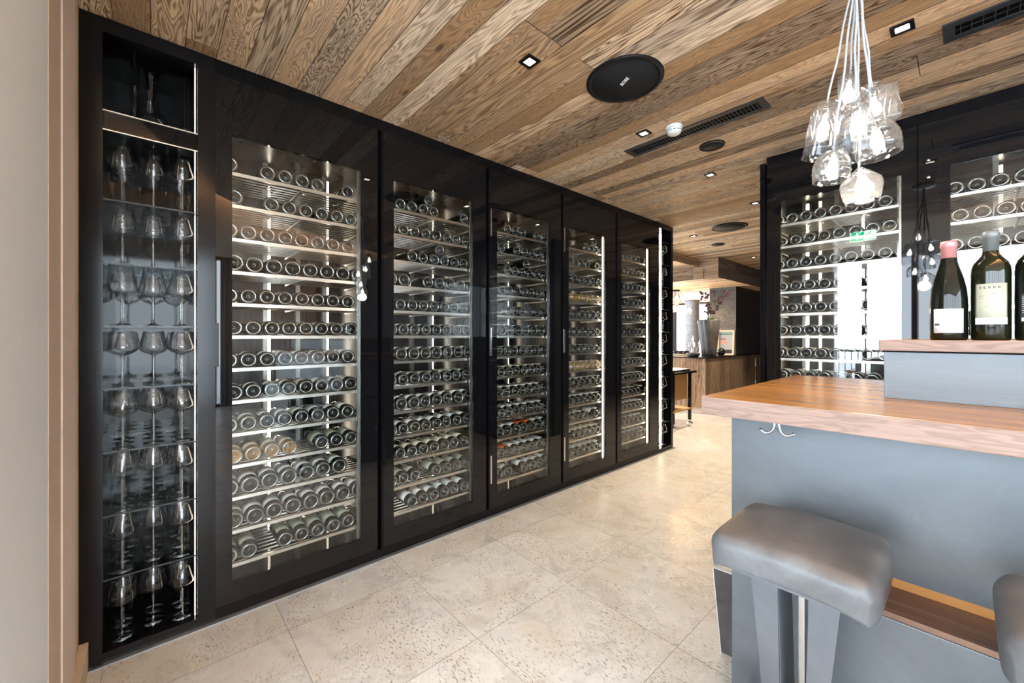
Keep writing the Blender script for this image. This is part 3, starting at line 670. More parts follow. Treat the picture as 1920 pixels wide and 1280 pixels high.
# stools
def stool(label, ox, first=None):
    root = empty('bar_stool', (ox, 1.14, 0)); tag(root, label, 'bar stool', 'grey leather stools along the bar')
    # seat: saddle block, ends drooping, built as a grid
    nx, ny = 28, 16; vs = []; fs = []
    def top(u, v):   # u,v in -1..1
        a, b = abs(u), abs(v)
        x = 0.157 * u * (1 - 0.10 * b ** 8); y = 0.155 * v * (1 - 0.10 * a ** 8)
        z = 0.842 - 0.010 * a ** 2 - 0.024 * max(0, (a - 0.84) / 0.16) ** 2.2 - 0.022 * max(0, (b - 0.86) / 0.14) ** 2.2
        return x, y, max(z, 0.800)
    for side in (0, 1):
        for j in range(ny + 1):
            for i in range(nx + 1):
                u = math.sin((-1 + 2 * i / nx) * PI / 2); v = math.sin((-1 + 2 * j / ny) * PI / 2)
                x, y, z = top(u, v)
                if side:
                    z = 0.772 - 0.020 * abs(u) ** 5
                    x *= 0.975; y *= 0.975
                vs.append((x, y, z))
    q = (nx + 1) * (ny + 1)
    for j in range(ny):
        for i in range(nx):
            a = j * (nx + 1) + i; fs.append((a, a + 1, a + nx + 2, a + nx + 1)); fs.append((q + a, q + a + nx + 1, q + a + nx + 2, q + a + 1))
    per = [i for i in range(nx + 1)] + [j * (nx + 1) + nx for j in range(1, ny + 1)] + [ny * (nx + 1) + i for i in range(nx - 1, -1, -1)] + [j * (nx + 1) for j in range(ny - 1, 0, -1)]
    for a, b in zip(per, per[1:] + per[:1]): fs.append((b, a, q + a, q + b))
    seat = MB().add(vs, fs, 0, True).build('seat', M['leather'], root)
    sd = seat.modifiers.new('soft', 'SUBSURF'); sd.levels = 1; sd.render_levels = 1
    t_, zt, zb = 0.006, 0.752, 0.28
    for sx in (-1, 1):
        m = MB()
        P = [(0.088, zt), (0.030, zt), (0.026, 0.48), (0.018, zb), (0.050, zb), (0.066, 0.52)]
        P = [(sx * x, z) for x, z in P]
        if sx < 0: P = P[::-1]
        n = len(P); v2 = [(x, -0.055, z) for x, z in P] + [(x, -0.049, z) for x, z in P]
        m.add(v2, [tuple(range(n)), tuple(reversed(range(n, 2 * n)))] + [(i, n + i, n + (i + 1) % n, (i + 1) % n) for i in range(n)])
        # folded flange running back
        x1, x0 = sx * 0.030, sx * 0.018
        m.add([(x1, -0.049, zt), (x0, -0.049, zb), (x0, 0.055, zb), (x1, 0.055, zt), (x1 + sx * t_, -0.049, zt), (x0 + sx * t_, -0.049, zb), (x0 + sx * t_, 0.055, zb), (x1 + sx * t_, 0.055, zt)],
              [(0, 1, 2, 3), (7, 6, 5, 4), (0, 4, 5, 1), (2, 6, 7, 3), (0, 3, 7, 4), (1, 5, 6, 2)])
        m.build('leg_plate', M['stool_metal'], root)
    MB().box(-0.12, 0.12, -0.12, 0.12, zt, zt + 0.008).build('seat_plate', M['stool_metal'], root)
    MB().box(-0.006, 0.006, 0.02, 0.05, 0.28, zt).build('spine', M['steel'], root)
    lo = MB()
    for sx in (-1, 1):
        for sy in (-1, 1):
            lo.tube([(sx * 0.02, sy * 0.04, 0.30), (sx * 0.17, sy * 0.095, 0.012)], 0.012, 4)
    lo.build('base_frame', M['stool_metal'], root)
    fr = MB()
    for (a, b) in (((-0.15, -0.12), (0.15, -0.12)), ((-0.15, 0.09), (-0.15, -0.12)), ((0.15, 0.09), (0.15, -0.12)), ((-0.15, 0.09), (0.15, 0.09))):
        fr.tube([(a[0], a[1], 0.30), (b[0], b[1], 0.30)], 0.011, 4)
    fr.build('footrest', M['stool_metal'], root)
    for sx in (-1, 1):
        for sy in (-1, 1): MB().lathe([(0.0, 0), (0.02, 0), (0.02, 0.012), (0, 0.012)], 12, Matrix.Translation((sx * 0.17, sy * 0.095, 0))).build('rubber_foot', M['void'], root)
    return root
stool('grey leather bar stool standing whole in front of the bar end', -0.262)
stool('grey leather bar stool cut off by the picture edge, further along the bar', 0.190)
# bag hooks under the counter edge
hk = empty('bag_hook', (-0.358, 1.325, 1.068)); tag(hk, 'double steel bag hook under the oak counter edge', 'hook')
MB().rbox(-0.02, 0.02, -0.01, 0.01, -0.004, 0, 0.0015).build('mounting_plate', M['chrome'], hk)
for sx, x0 in ((-1, -0.006), (1, 0.006)):
    pts = [(x0, 0, -0.002), (x0, 0, -0.022)] + [(x0 + sx * 0.020 * (1 - math.cos(a)), 0, -0.022 - 0.024 * math.sin(a)) for a in [PI * k / 10 for k in range(1, 9)]]
    MB().tube(pts, 0.0032, 8).build('hook_arm', M['chrome'], hk)

# ------------------------------------------------------------------ bottles standing on the raised shelf
def standing(label, x, y, z, kd, glass, cap, capl, lab, h0, h1, wdeg, R0, face=0.0, name='wine_bottle'):
    root = empty(name, (x, y, z)); tag(root, label, 'bottle', 'bottles standing on the raised bar shelf')
    body = bottle_profile(kd); k = R0 / body[0][0]
    base = [(0.0, 0.012), (0.8 * R0, 0.004), (0.86 * R0, 0.0), (0.95 * R0, 0.0015)]
    b2 = [(r * k, zz) for r, zz in body]
    if kd == 'burgundy':
        b2 = [(R0, 0.006), (R0, 0.09), (R0 * 0.985, 0.115), (R0 * 0.92, 0.142), (R0 * 0.78, 0.170), (R0 * 0.60, 0.195), (R0 * 0.46, 0.216), (R0 * 0.40, 0.235), (R0 * 0.385, 0.274), (0, 0.274)]
    else:
        b2 = [(R0, 0.006), (R0, 0.10), (R0, 0.178), (R0 * 0.97, 0.192), (R0 * 0.86, 0.205), (R0 * 0.62, 0.217), (R0 * 0.44, 0.227), (R0 * 0.385, 0.240), (R0 * 0.37, 0.288), (0, 0.288)]
    MB().lathe(base + b2, 40).build('bottle_body', glass, root)
    top = b2[-2][1]
    rc = b2[-2][0] + 0.0012
    MB().lathe([(rc + 0.0005, top - capl), (rc, top - 0.018), (rc + 0.0016, top - 0.017), (rc + 0.0016, top - 0.004), (rc, top + 0.001), (0, top + 0.0015)], 32).build('capsule', cap, root)
    vs = []; n = 16
    for rr in (R0 + 0.0008, R0 + 0.0002):
        for i in range(n + 1):
            a = face - PI / 2 + math.radians(-wdeg + 2 * wdeg * i / n)
            for zz in (h0, h1): vs.append((rr * math.cos(a), rr * math.sin(a), zz))
    q = (n + 1) * 2; fs = []
    for i in range(n):
        fs += [(2 * i, 2 * i + 2, 2 * i + 3, 2 * i + 1), (q + 2 * i, q + 2 * i + 1, q + 2 * i + 3, q + 2 * i + 2), (2 * i, q + 2 * i, q + 2 * i + 2, 2 * i + 2), (2 * i + 1, 2 * i + 3, q + 2 * i + 3, q + 2 * i + 1)]
    fs += [(0, 1, q + 1, q), (2 * n, q + 2 * n, q + 2 * n + 1, 2 * n + 1)]
    lo = MB().add(vs, fs, 0, True).build('label', lab, root)
    return root, lo
def curved_marks(parent, R, face, rects, mat, name):
    m = MB()
    for (a0, a1, z0, z1) in rects:
        n = max(1, int(abs(a1 - a0) / 4)); vs = []
        for rr in (R + 0.0012, R + 0.0006):
            for i in range(n + 1):
                a = face - PI / 2 + math.radians(a0 + (a1 - a0) * i / n)
                for zz in (z0, z1): vs.append((rr * math.cos(a), rr * math.sin(a), zz))
        q = (n + 1) * 2; fs = []
        for i in range(n):
            fs += [(2 * i, 2 * i + 2, 2 * i + 3, 2 * i + 1), (q + 2 * i, q + 2 * i + 1, q + 2 * i + 3, q + 2 * i + 2), (2 * i, q + 2 * i, q + 2 * i + 2, 2 * i + 2), (2 * i + 1, 2 * i + 3, q + 2 * i + 3, q + 2 * i + 1)]
        fs += [(0, 1, q + 1, q), (2 * n, q + 2 * n, q + 2 * n + 1, 2 * n + 1)]
        m.add(vs, fs)
    return m.build(name, mat, parent)
paper = simple('off white paper', (0.62, 0.63, 0.64), 0.6); olive_p = simple('olive grey paper', (0.34, 0.35, 0.27), 0.6); black_p = simple('charcoal paper', (0.035, 0.037, 0.042), 0.5)
ink = simple('dark printing ink', (0.06, 0.06, 0.06), 0.6); ink_l = simple('pale printing ink', (0.7, 0.7, 0.7), 0.6); ink_g = simple('grey printing ink', (0.3, 0.3, 0.3), 0.6)
pink = simple('pink foil', (0.42, 0.19, 0.19), 0.35, 0.2); greycap = simple('grey green foil', (0.12, 0.14, 0.14), 0.4, 0.2)
def ring_lines(seed, a0, a1, z0, z1, rows, hgt=0.0012, fill=0.8):
    rr = random.Random(seed); out_ = []
    for i in range(rows):
        z = z1 - (z1 - z0) * (i + 0.5) / rows; a = a0
        while a < a1 - 2:
            ln = rr.uniform(2.5, 8); 
            if rr.random() < fill: out_.append((a, min(a + ln, a1), z - hgt / 2, z + hgt / 2))
            a += ln + 1.2
    return out_
F1 = 0.0
r1_, l1 = standing('dark wine bottle with pink capsule and white label, leftmost on bar shelf', -0.033, 1.665, 1.289, 'burgundy', M['b_glass'], pink, 0.046, paper, 0.020, 0.086, 48, 0.037, F1)
curved_marks(l1, 0.037, F1, ring_lines(3, -42, 42, 0.045, 0.08, 7, 0.0007, 0.6), ink_g, 'small_print')
curved_marks(l1, 0.037, F1, [(-42, -26, 0.040, 0.046)] , ink, 'stamp')
curved_marks(l1, 0.037, F1, [(a, a + 0.9, 0.023, 0.034) for a in [-40 + 1.9 * i for i in range(44)] if int(a * 7) % 3], ink_g, 'bar_code')
r2_, l2 = standing('dark wine bottle with olive label and grey capsule, middle on bar shelf', 0.043, 1.665, 1.289, 'bordeaux', M['b_green'], greycap, 0.052, olive_p, 0.042, 0.148, 48, 0.0355, F1)
curved_marks(l2, 0.0355, F1, [(-48, 48, 0.042, 0.059)], paper, 'label_band')
curved_marks(l2, 0.0357, F1, [(a, a + 0.9, 0.046, 0.056) for a in [-36 + 1.9 * i for i in range(38)] if int(a * 5) % 3], ink_g, 'bar_code')
curved_marks(l2, 0.0355, F1, ring_lines(5, -35, 30, 0.072, 0.125, 9, 0.0006, 0.35), ink, 'small_print')
def glyphs(text, a0, z0, h, wd, R, sp=1.6):
    """capital letters from small strokes on a 3 x 5 grid, wrapped on the cylinder"""
    G = {'T': ['111', '010', '010', '010', '010'], 'E': ['111', '100', '110', '100', '111'], 'R': ['110', '101', '110', '101', '101'], 'L': ['100', '100', '100', '100', '111'],
         'A': ['010', '101', '111', '101', '101'], 'N': ['101', '111', '111', '101', '101'], 'S': ['011', '100', '010', '001', '110'], 'M': ['101', '111', '101', '101', '101'], 'U': ['101', '101', '101', '101', '111']}
    o_ = []; a = a0
    for ch in text:
        for r_, row in enumerate(G[ch]):
            for c_, b in enumerate(row):
                if b == '1': o_.append((a + c_ * wd / 3, a + (c_ + 1) * wd / 3, z0 + h * (4 - r_) / 5, z0 + h * (5 - r_) / 5))
        a += wd + sp
    return o_
curved_marks(l2, 0.0355, F1, glyphs('TERRA', -34, 0.135, 0.006, 7, 0.036, 6), ink, 'lettering')
r3_, l3 = standing('dark wine bottle with black label and white print, rightmost on bar shelf', 0.118, 1.665, 1.289, 'bordeaux', M['b_glass'], M['foil'], 0.052, black_p, 0.045, 0.118, 50, 0.0355, F1)
curved_marks(l3, 0.0355, F1, ring_lines(9, -42, 42, 0.068, 0.112, 9, 0.0014, 0.8), ink_l, 'white_print')
curved_marks(l3, 0.0355, F1, [(-44, 44, 0.049, 0.058)], paper, 'bar_code_band')

# ================================================================== ceiling fittings
def ceiling_speaker(label, x, y, r, logo=False, grp='round ceiling speakers'):
    root = empty('ceiling_speaker', (x, y, H)); tag(root, label, 'speaker', grp)
    MB().lathe([(0, 0), (r, 0), (r, -0.006), (r * 0.97, -0.010), (r * 0.88, -0.010), (r * 0.87, -0.006), (0, -0.006)], 64).build('rim', M['speaker_rim'], root)
    MB().lathe([(0, -0.006), (r * 0.87, -0.006), (r * 0.86, -0.008), (0, -0.0085)], 64).build('grille', M['speaker'], root)
    if logo:
        cu = bpy.data.curves.new('logo', 'FONT'); cu.body = 'BOSE'; cu.size = 0.027; cu.extrude = 0.0006; cu.align_x = 'CENTER'; cu.align_y = 'CENTER'; cu.shear = 0.3; cu.offset = 0.0004
        cu.materials.append(M['white_paint']); ot_ = bpy.data.objects.new('logo_text', cu); COL.objects.link(ot_); bpy.context.view_layer.update()
        me = bpy.data.meshes.new_from_object(ot_); bpy.data.objects.remove(ot_); o = inst('logo', me, root)
        o.location = (0.0, 0, -0.0092); o.rotation_euler = (PI, 0, math.radians(-24))
    return root
ceiling_speaker('large round black ceiling speaker with logo, nearest one', -1.125, 1.748, 0.185, True)
ceiling_speaker('large round black ceiling speaker above the passage to the far bar', -1.828, 4.996, 0.19)
ceiling_speaker('small round black ceiling speaker beside the slot vent', -1.122, 2.776, 0.078, False, 'small round ceiling speakers')
ceiling_speaker('small round black ceiling speaker near the far timber beam', -2.281, 5.839, 0.085, False, 'small round ceiling speakers')
def downlight(label, x, y, power=14, colr=(1, 0.80, 0.56), s=0.024):
    root = empty('ceiling_downlight', (x, y, H)); tag(root, label, 'downlight', 'square ceiling downlights')
    m = MB()
    for (a, b, c, d) in ((-s * 1.5, s * 1.5, -s * 1.5, -s * .9), (-s * 1.5, s * 1.5, s * .9, s * 1.5), (-s * 1.5, -s * .9, -s * .9, s * .9), (s * .9, s * 1.5, -s * .9, s * .9)): m.box(a, b, c, d, -0.007, 0)
    m.build('bezel', M['speaker_rim'], root)
    MB().box(-s * .9, s * .9, -s * .9, s * .9, -0.003, -0.001).build('lens', M['lamp_face'], root)
    l = bpy.data.lights.new('spot', 'SPOT'); l.energy = power; l.color = colr; l.spot_size = math.radians(95); l.spot_blend = 0.6; l.shadow_soft_size = 0.02
    o = bpy.data.objects.new('spot', l); COL.objects.link(o); o.parent = root; o.location = (0, 0, -0.02)
for i, (x, y, pw, lb) in enumerate([(-1.337, 1.301, 12, 'square ceiling downlight nearest the camera, left of the large speaker'), (-1.337, 2.292, 14, 'square ceiling downlight beside the smoke detector'),
        (-1.334, 3.271, 30, 'square ceiling downlight beyond the small speaker'), (-1.334, 4.282, 70, 'square ceiling downlight next to the far large speaker, right side'),
        (-2.293, 5.111, 110, 'square ceiling downlight just past the far display case'), (-2.27, 7.214, 120, 'square ceiling downlight behind the timber beam'),
        (-0.175, 2.299, 12, 'square ceiling downlight between the pendants and the right vent')]):
    downlight(lb, x, y, pw)
det = empty('smoke_detector', (-1.175, 2.36, H)); tag(det, 'white round smoke detector on the plank ceiling', 'smoke detector')
MB().lathe([(0, 0), (0.048, 0), (0.048, -0.012), (0.045, -0.014), (0, -0.014)], 40).build('base', M['white_plastic'], det)
MB().lathe([(0, -0.014), (0.046, -0.014), (0.044, -0.030), (0.036, -0.044), (0.018, -0.050), (0, -0.051)], 40).build('cover', M['white_plastic'], det)
sl = MB()
for i in range(12):
    a = i * PI / 6; sl.box(-0.007, 0.007, -0.0008, 0.0008, -0.0015, 0.0015, 0, Matrix.Rotation(a, 4, 'Z') @ Matrix.Translation((0, 0.0435, -0.031)))
sl.build('slots', M['void'], det)
def slot_vent(label, x0, x1, yc, wd, n):
    root = empty('slot_vent', ((x0 + x1) / 2, yc, H)); tag(root, label, 'air vent', 'black slot vents in the ceiling')
    L = (x1 - x0) / 2; m = MB(); h = wd / 2
    m.box(-L, L, -h, -h * .55, -0.006, 0).box(-L, L, h * .55, h, -0.006, 0).box(-L, -L + 0.035, -h * .55, h * .55, -0.006, 0).box(L - 0.035, L, -h * .55, h * .55, -0.006, 0)
    m.build('frame', M['louvre'], root)
    MB().box(-L + 0.035, L - 0.035, -h * .55, h * .55, -0.0015, -0.0005).build('duct_opening', M['void'], root)
    g = MB()
    for i in range(n):
        x = -L + 0.035 + (2 * L - 0.07) * (i + 0.5) / n
        g.box(-0.0016, 0.0016, -h * .55, h * .55, -0.0055, -0.0015, 0, Matrix.Translation((x, 0, 0)) @ Matrix.Rotation(0.0, 4, 'Y'))
    g.box(-L + 0.035, L - 0.035, -0.001, 0.001, -0.004, -0.0015)
    g.build('louvres', M['louvre'], root)
slot_vent('long black slot vent beside the smoke detector', -1.557, -0.716, 2.482, 0.14, 38)
slot_vent('black slot vent in the ceiling in front of the cabinets behind the bar', -0.066, 0.80, 2.482, 0.15, 26)

# ================================================================== pendant cluster over the bar
pc = empty('pendant_lamp_cluster', (-0.235, 1.70, H)); tag(pc, 'cluster pendant lamp of clear glass vessels on white cables above the bar', 'pendant lamp')
MB().lathe([(0, 0), (0.07, 0), (0.07, -0.025), (0, -0.03)], 32).build('ceiling_rose', M['white_plastic'], pc)
def vessel(prof, th=0.0022):
    inner = [(max(r - th, 0.0), z) for r, z in reversed(prof)]
    return prof + inner
vess = [ # x, y, neck z, profile (r, z below neck: 0 at the top), tilt x/y, facets
    ('tumbler', -0.312, 1.70, 2.085, [(0.012, 0), (0.030, -0.002), (0.037, -0.010), (0.040, -0.05), (0.046, -0.15), (0.049, -0.178)], (0.0, 0.13)),
    ('tall', -0.262, 1.76, 2.185, [(0.010, 0), (0.026, -0.003), (0.030, -0.012), (0.028, -0.06), (0.026, -0.13)], (0, 0.05)),
    ('bell', -0.235, 1.66, 2.04, [(0.010, 0), (0.022, -0.006), (0.036, -0.03), (0.045, -0.07), (0.054, -0.12), (0.058, -0.175)], (0.02, -0.05)),
    ('bowl', -0.195, 1.70, 1.975, [(0.010, 0), (0.022, -0.004), (0.045, -0.020), (0.056, -0.05), (0.058, -0.08), (0.054, -0.112)], (0.05, -0.12)),
    ('bowl', -0.290, 1.66, 1.905, [(0.010, 0), (0.020, -0.004), (0.040, -0.018), (0.050, -0.045), (0.050, -0.075), (0.047, -0.10)], (0.0, 0.06)),
    ('goblet', -0.228, 1.70, 1.842, [(0.007, 0), (0.012, -0.006), (0.032, -0.024), (0.052, -0.045), (0.055, -0.058), (0.050, -0.088), (0.043, -0.112)], (0.03, -0.05)),
]
def fac(nf, amp): return lambda a, j: 1 + amp * abs(math.sin(nf * a / 2))
for i, (nm, x, y, z, pr, (tx, ty)) in enumerate(vess):
    Mt = Matrix.Translation((x + 0.235, y - 1.70, z - H)) @ Matrix.Rotation(tx, 4, 'X') @ Matrix.Rotation(ty, 4, 'Y')
    wob = {'tumbler': None, 'tall': fac(10, 0.06), 'bell': fac(14, 0.05), 'bowl': fac(12, 0.02), 'goblet': None}[nm]
    m = MB().lathe(vessel(pr), 48, Mt, closed=True, wob=wob)
    if nm == 'tumbler':   # cut criss-cross
        for k in range(18):
            for sg in (-1, 1):
                pts = []
                for q in range(7):
                    zz = -0.02 - 0.10 * q / 6; rr = 0.0385 + 0.008 * q / 6; a = 2 * PI * k / 18 + sg * q * 0.14
                    pts.append(Mt @ Vector((rr * math.cos(a), rr * math.sin(a), zz)))
                m.tube(pts, 0.0009, 4)
    if nm in ('bell', 'bowl'):
        for q in range(3):
            zz = pr[-1][1] * (0.35 + 0.18 * q); rr = [a for a, b in pr if b >= zz][-1] + 0.0015
            m.tube([Mt @ Vector((rr * math.cos(2 * PI * k / 32), rr * math.sin(2 * PI * k / 32), zz)) for k in range(33)], 0.0012, 4)
    sh = m.build('lamp_shade', M['shade_glass'], pc)
    hh = -pr[-1][1]
    Mb = Mt @ Matrix.Translation((0, 0, -hh * 0.25))
    MB().lathe([(0, 0.0), (0.006, 0.0), (0.0065, -0.012), (0.015, -0.03), (0.017, -0.042), (0.012, -0.055), (0, -0.06)], 20, Mb).build('bulb', M['bulb'], sh)
    MB().lathe([(0, 0.02), (0.008, 0.02), (0.009, -0.002), (0, -0.002)], 16, Mb).build('socket', M['chrome'], sh)
# square decanter shade
Mt = Matrix.Translation((-0.200 + 0.235, 1.72 - 1.70, 2.095 - H)) @ Matrix.Rotation(0.5, 4, 'Z') @ Matrix.Rotation(-0.10, 4, 'Y')
m = MB(); s0 = 0.046
m.rbox(-s0, s0, -s0, s0, -0.125, -0.018, 0.006, M=Mt); m.rbox(-s0 + .003, s0 - .003, -s0 + .003, s0 - .003, -0.122, -0.021, 0.004, M=Mt)
m.lathe(vessel([(0.020, -0.020), (0.014, -0.008), (0.016, 0.0), (0.026, 0.008)]), 32, Mt, closed=True)
for k in range(6):
    for sg in (-1, 1):
        m.tube([Mt @ Vector((-0.04 + 0.014 * k, -s0 - 0.0005, -0.03)), Mt @ Vector((-0.04 + 0.014 * k + sg * 0.02, -s0 - 0.0005, -0.115))], 0.001, 4)
        m.tube([Mt @ Vector((-s0 - 0.0005, -0.04 + 0.014 * k, -0.03)), Mt @ Vector((-s0 - 0.0005, -0.04 + 0.014 * k + sg * 0.02, -0.115))], 0.001, 4)
sh = m.build('lamp_shade', M['shade_glass'], pc)
Mb = Mt @ Matrix.Translation((0, 0, -0.035))
MB().lathe([(0, 0.0), (0.006, 0.0), (0.0065, -0.012), (0.015, -0.03), (0.017, -0.042), (0.012, -0.055), (0, -0.06)], 20, Mb).build('bulb', M['bulb'], sh)
for (x, y, z) in [(-0.312, 1.70, 2.085), (-0.262, 1.76, 2.185), (-0.235, 1.66, 2.04), (-0.195, 1.70, 1.975), (-0.290, 1.66, 1.905), (-0.228, 1.70, 1.842), (-0.200, 1.72, 2.095)]:
    pts = []
    for q in range(13):
        f_ = q / 12; xx = -0.235 + (x + 0.235) * f_ ** 1.25; yy = 1.70 + (y - 1.70) * f_ ** 1.25
        pts.append((xx + 0.235 + 0.002 * math.sin(q * 1.3 + x * 50), yy - 1.70, (z - H) * f_ - 0.01 * (1 - f_)))
    MB().tube(pts, 0.0032, 8).build('cord', M['cord'], pc)
for (x, y, z, e) in ((-0.235, 1.70, 1.80, 6),):
    l = bpy.data.lights.new('pendant_glow', 'POINT'); l.energy = e; l.color = (1, .86, .68); l.shadow_soft_size = 0.04
    o = bpy.data.objects.new('pendant_glow', l); COL.objects.link(o); o.parent = pc; o.location = (0, 0, 1.74 - H - 0.02)

# ================================================================== exit sign behind the camera (seen mirrored in the cabinets)
ex = empty('exit_sign', (-0.90, -0.40, 2.70)); tag(ex, 'green and white emergency exit sign with arrow and running figure, mirrored in cabinet glass', 'exit sign')
MB().box(-0.13, 0.13, -0.008, 0.008, -0.16, -0.03).build('sign_panel', M['sign_white'], ex)
MB().box(-0.122, 0.012, 0.008, 0.0095, -0.154, -0.036).box(0.012, 0.122, 0.008, 0.0088, -0.154, -0.148).build('green_field', M['green'], ex)
ar = MB(); ar.box(-0.064, -0.046, 0.0095, 0.011, -0.105, -0.045)
ar.add([(-0.055, 0.0095, -0.145), (-0.095, 0.0095, -0.100), (-0.015, 0.0095, -0.100), (-0.055, 0.011, -0.145), (-0.095, 0.011, -0.100), (-0.015, 0.011, -0.100)], [(0, 1, 2), (5, 4, 3), (0, 3, 4, 1), (1, 4, 5, 2), (2, 5, 3, 0)])
ar.build('arrow', M['sign_white'], ex)
mn = MB(); mn.lathe([(0, 0), (0.008, 0), (0.008, 0.002), (0, 0.002)], 16, Matrix.Translation((0.075, 0.009, -0.052)) @ Matrix.Rotation(-PI / 2, 4, 'X'))
for (a, b) in (((0.07, -0.122), (0.055, -0.158)), ((0.066, -0.13), (0.092, -0.145)), ((0.066, -0.13), (0.040, -0.135)), ((0.055, -0.158), (0.078, -0.180)), ((0.078, -0.180), (0.072, -0.205)), ((0.055, -0.158), (0.030, -0.190)), ((0.040, -0.135), (0.030, -0.15))):
    mn.tube([(a[0], 0.010, a[1] + 0.06), (b[0], 0.010, b[1] + 0.06)], 0.0042, 6)
mn.build('running_figure', M['green'], ex)
MB().tube([(0.1, 0, 0.06), (0.1, 0, -0.03)], 0.003, 6).build('hanger', M['steel'], ex); MB().tube([(-0.1, 0, 0.06), (-0.1, 0, -0.03)], 0.003, 6).build('hanger', M['steel'], ex)

# ================================================================== far bar area
fc = empty('sideboard_counter', (-3.2, 7.5, 0)); tag(fc, 'far counter clad in reclaimed boards with black top', 'counter')
def fpart(mb, name, mats, par=None): return mb.build(name, mats, par or fc, (3.2, -7.5, 0))
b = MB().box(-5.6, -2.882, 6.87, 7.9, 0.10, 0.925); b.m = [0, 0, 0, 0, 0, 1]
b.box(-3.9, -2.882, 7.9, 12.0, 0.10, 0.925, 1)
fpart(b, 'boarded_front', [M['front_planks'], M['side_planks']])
fpart(MB().box(-5.6, -2.90, 6.90, 7.9, 0.0, 0.10).box(-3.9, -2.90, 7.9, 12.0, 0.0, 0.10), 'kick_board', M['tan'])
fpart(MB().box(-5.62, -2.86, 6.85, 7.92, 0.925, 0.945).box(-3.92, -2.86, 7.92, 12.0, 0.925, 0.945), 'counter_top', M['speaker_rim'])
def bricks_mat():
    m = NT('black split stone'); c = m.xyz(m.coords())
    br = m.node('ShaderNodeTexBrick'); m.l(m.comb(m.math('ADD', c[0], c[1]), c[2]), br.inputs[0]); br.inputs['Scale'].default_value = 1
    br.inputs['Brick Width'].default_value = 0.42; br.inputs['Row Height'].default_value = 0.085; br.inputs['Mortar Size'].default_value = 0.006
    br.inputs['Color1'].default_value = (0.014, 0.015, 0.017, 1); br.inputs['Color2'].default_value = (0.030, 0.031, 0.034, 1); br.inputs['Mortar'].default_value = (0.05, 0.05, 0.055, 1)
    m.l(br.outputs[0], m.b.inputs['Base Color']); m.b.inputs['Roughness'].default_value = 0.4
    n = m.noise(m.coords(), 25, 6, 0.7); m.bump(m.math('ADD', n, m.math('MULTIPLY', br.outputs['Fac'], -0.6)), 0.8, 0.02); return m.mat
M['split'] = bricks_mat()
struct('wall_chimney', MB().box(-3.36, -2.88, 8.2, 11.9, 0.946, 2.24), M['split'], 'black split stone chimney block on the far counter')
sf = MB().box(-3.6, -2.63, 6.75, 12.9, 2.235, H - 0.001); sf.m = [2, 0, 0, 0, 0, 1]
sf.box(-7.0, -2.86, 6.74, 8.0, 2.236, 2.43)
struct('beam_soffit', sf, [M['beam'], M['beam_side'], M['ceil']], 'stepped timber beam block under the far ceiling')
struct('beam_ceiling', MB().box(-3.3, -2.95, 4.7, 6.74, 2.44, H - 0.001), planks('beam long', 1, 2, 0.12, 2.2, [(0.5, 0.36, 0.22), (0.44, 0.3, 0.17)], rings=14), 'timber beam below the ceiling beside the far display case')
struct('column', MB().lathe([(0, 0), (0.17, 0), (0.17, 2.15), (0.19, 2.16), (0.19, 2.235), (0, 2.235)], 32, Matrix.Translation((-4.74, 10.5, 0))), cloudy('grey stone column', (0.16, 0.18, 0.2), (0.3, 0.33, 0.36), (0.5, 0.8), 3, 0, (1, 1, 6)), 'round grey stone column near the far window')
struct('ceiling_far_lit', MB().box(-6.9, -3.4, 8.05, 12.85, 2.42, 2.44), planks('lit pine boards', 1, 0, 0.15, 2.0, [(0.7, 0.42, 0.2), (0.75, 0.48, 0.25)], rings=8), 'warm lit board ceiling over the far bar')
cvl = MB().box(-3.45, -3.41, 8.1, 12.8, 2.30, 2.32).box(-6.8, -3.5, 12.6, 12.64, 2.36, 2.38)
struct('ceiling_far_strip', cvl, M['led_cove'], 'amber light strip above the far bar')
struct('window_3', MB().box(-6.4, -6.34, 12.9, 12.98, 0.8, 2.3).box(-5.36, -5.3, 12.9, 12.98, 0.8, 2.3).box(-4.26, -4.2, 12.9, 12.98, 0.8, 2.3), M['mullion'], 'far window frame')
# things on the far counter
vz = empty('planter_vase', (-2.98, 7.25, 0.945)); tag(vz, 'tall weathered wood vase with dark orchid on the far counter', 'vase')
barkm = cloudy('silvery driftwood', (0.025, 0.022, 0.020), (0.13, 0.12, 0.11), (0.5, 0.8), 6, 0, (4, 4, 0.7), bump=0.8)
MB().lathe([(0, 0), (0.11, 0), (0.125, 0.15), (0.15, 0.40), (0.17, 0.62), (0.16, 0.64), (0.14, 0.62), (0.12, 0.58), (0, 0.57)], 40, wob=lambda a, j: 1 + 0.07 * math.sin(5 * a + j * .5) + 0.05 * math.sin(13 * a + j)).build('vase_body', barkm, vz)
orch = empty('potted_orchid', (-2.98, 7.25, 1.52)); tag(orch, 'dark purple orchid growing from the weathered wood vase', 'plant')
stemm = simple('plant stem green', (0.10, 0.14, 0.04), 0.5); petm = simple('dark purple petals', (0.06, 0.008, 0.02), 0.5); leafm = simple('leaf green', (0.04, 0.09, 0.02), 0.4)
sm = MB(); rq = random.Random(4); fl = MB(); lf = MB()
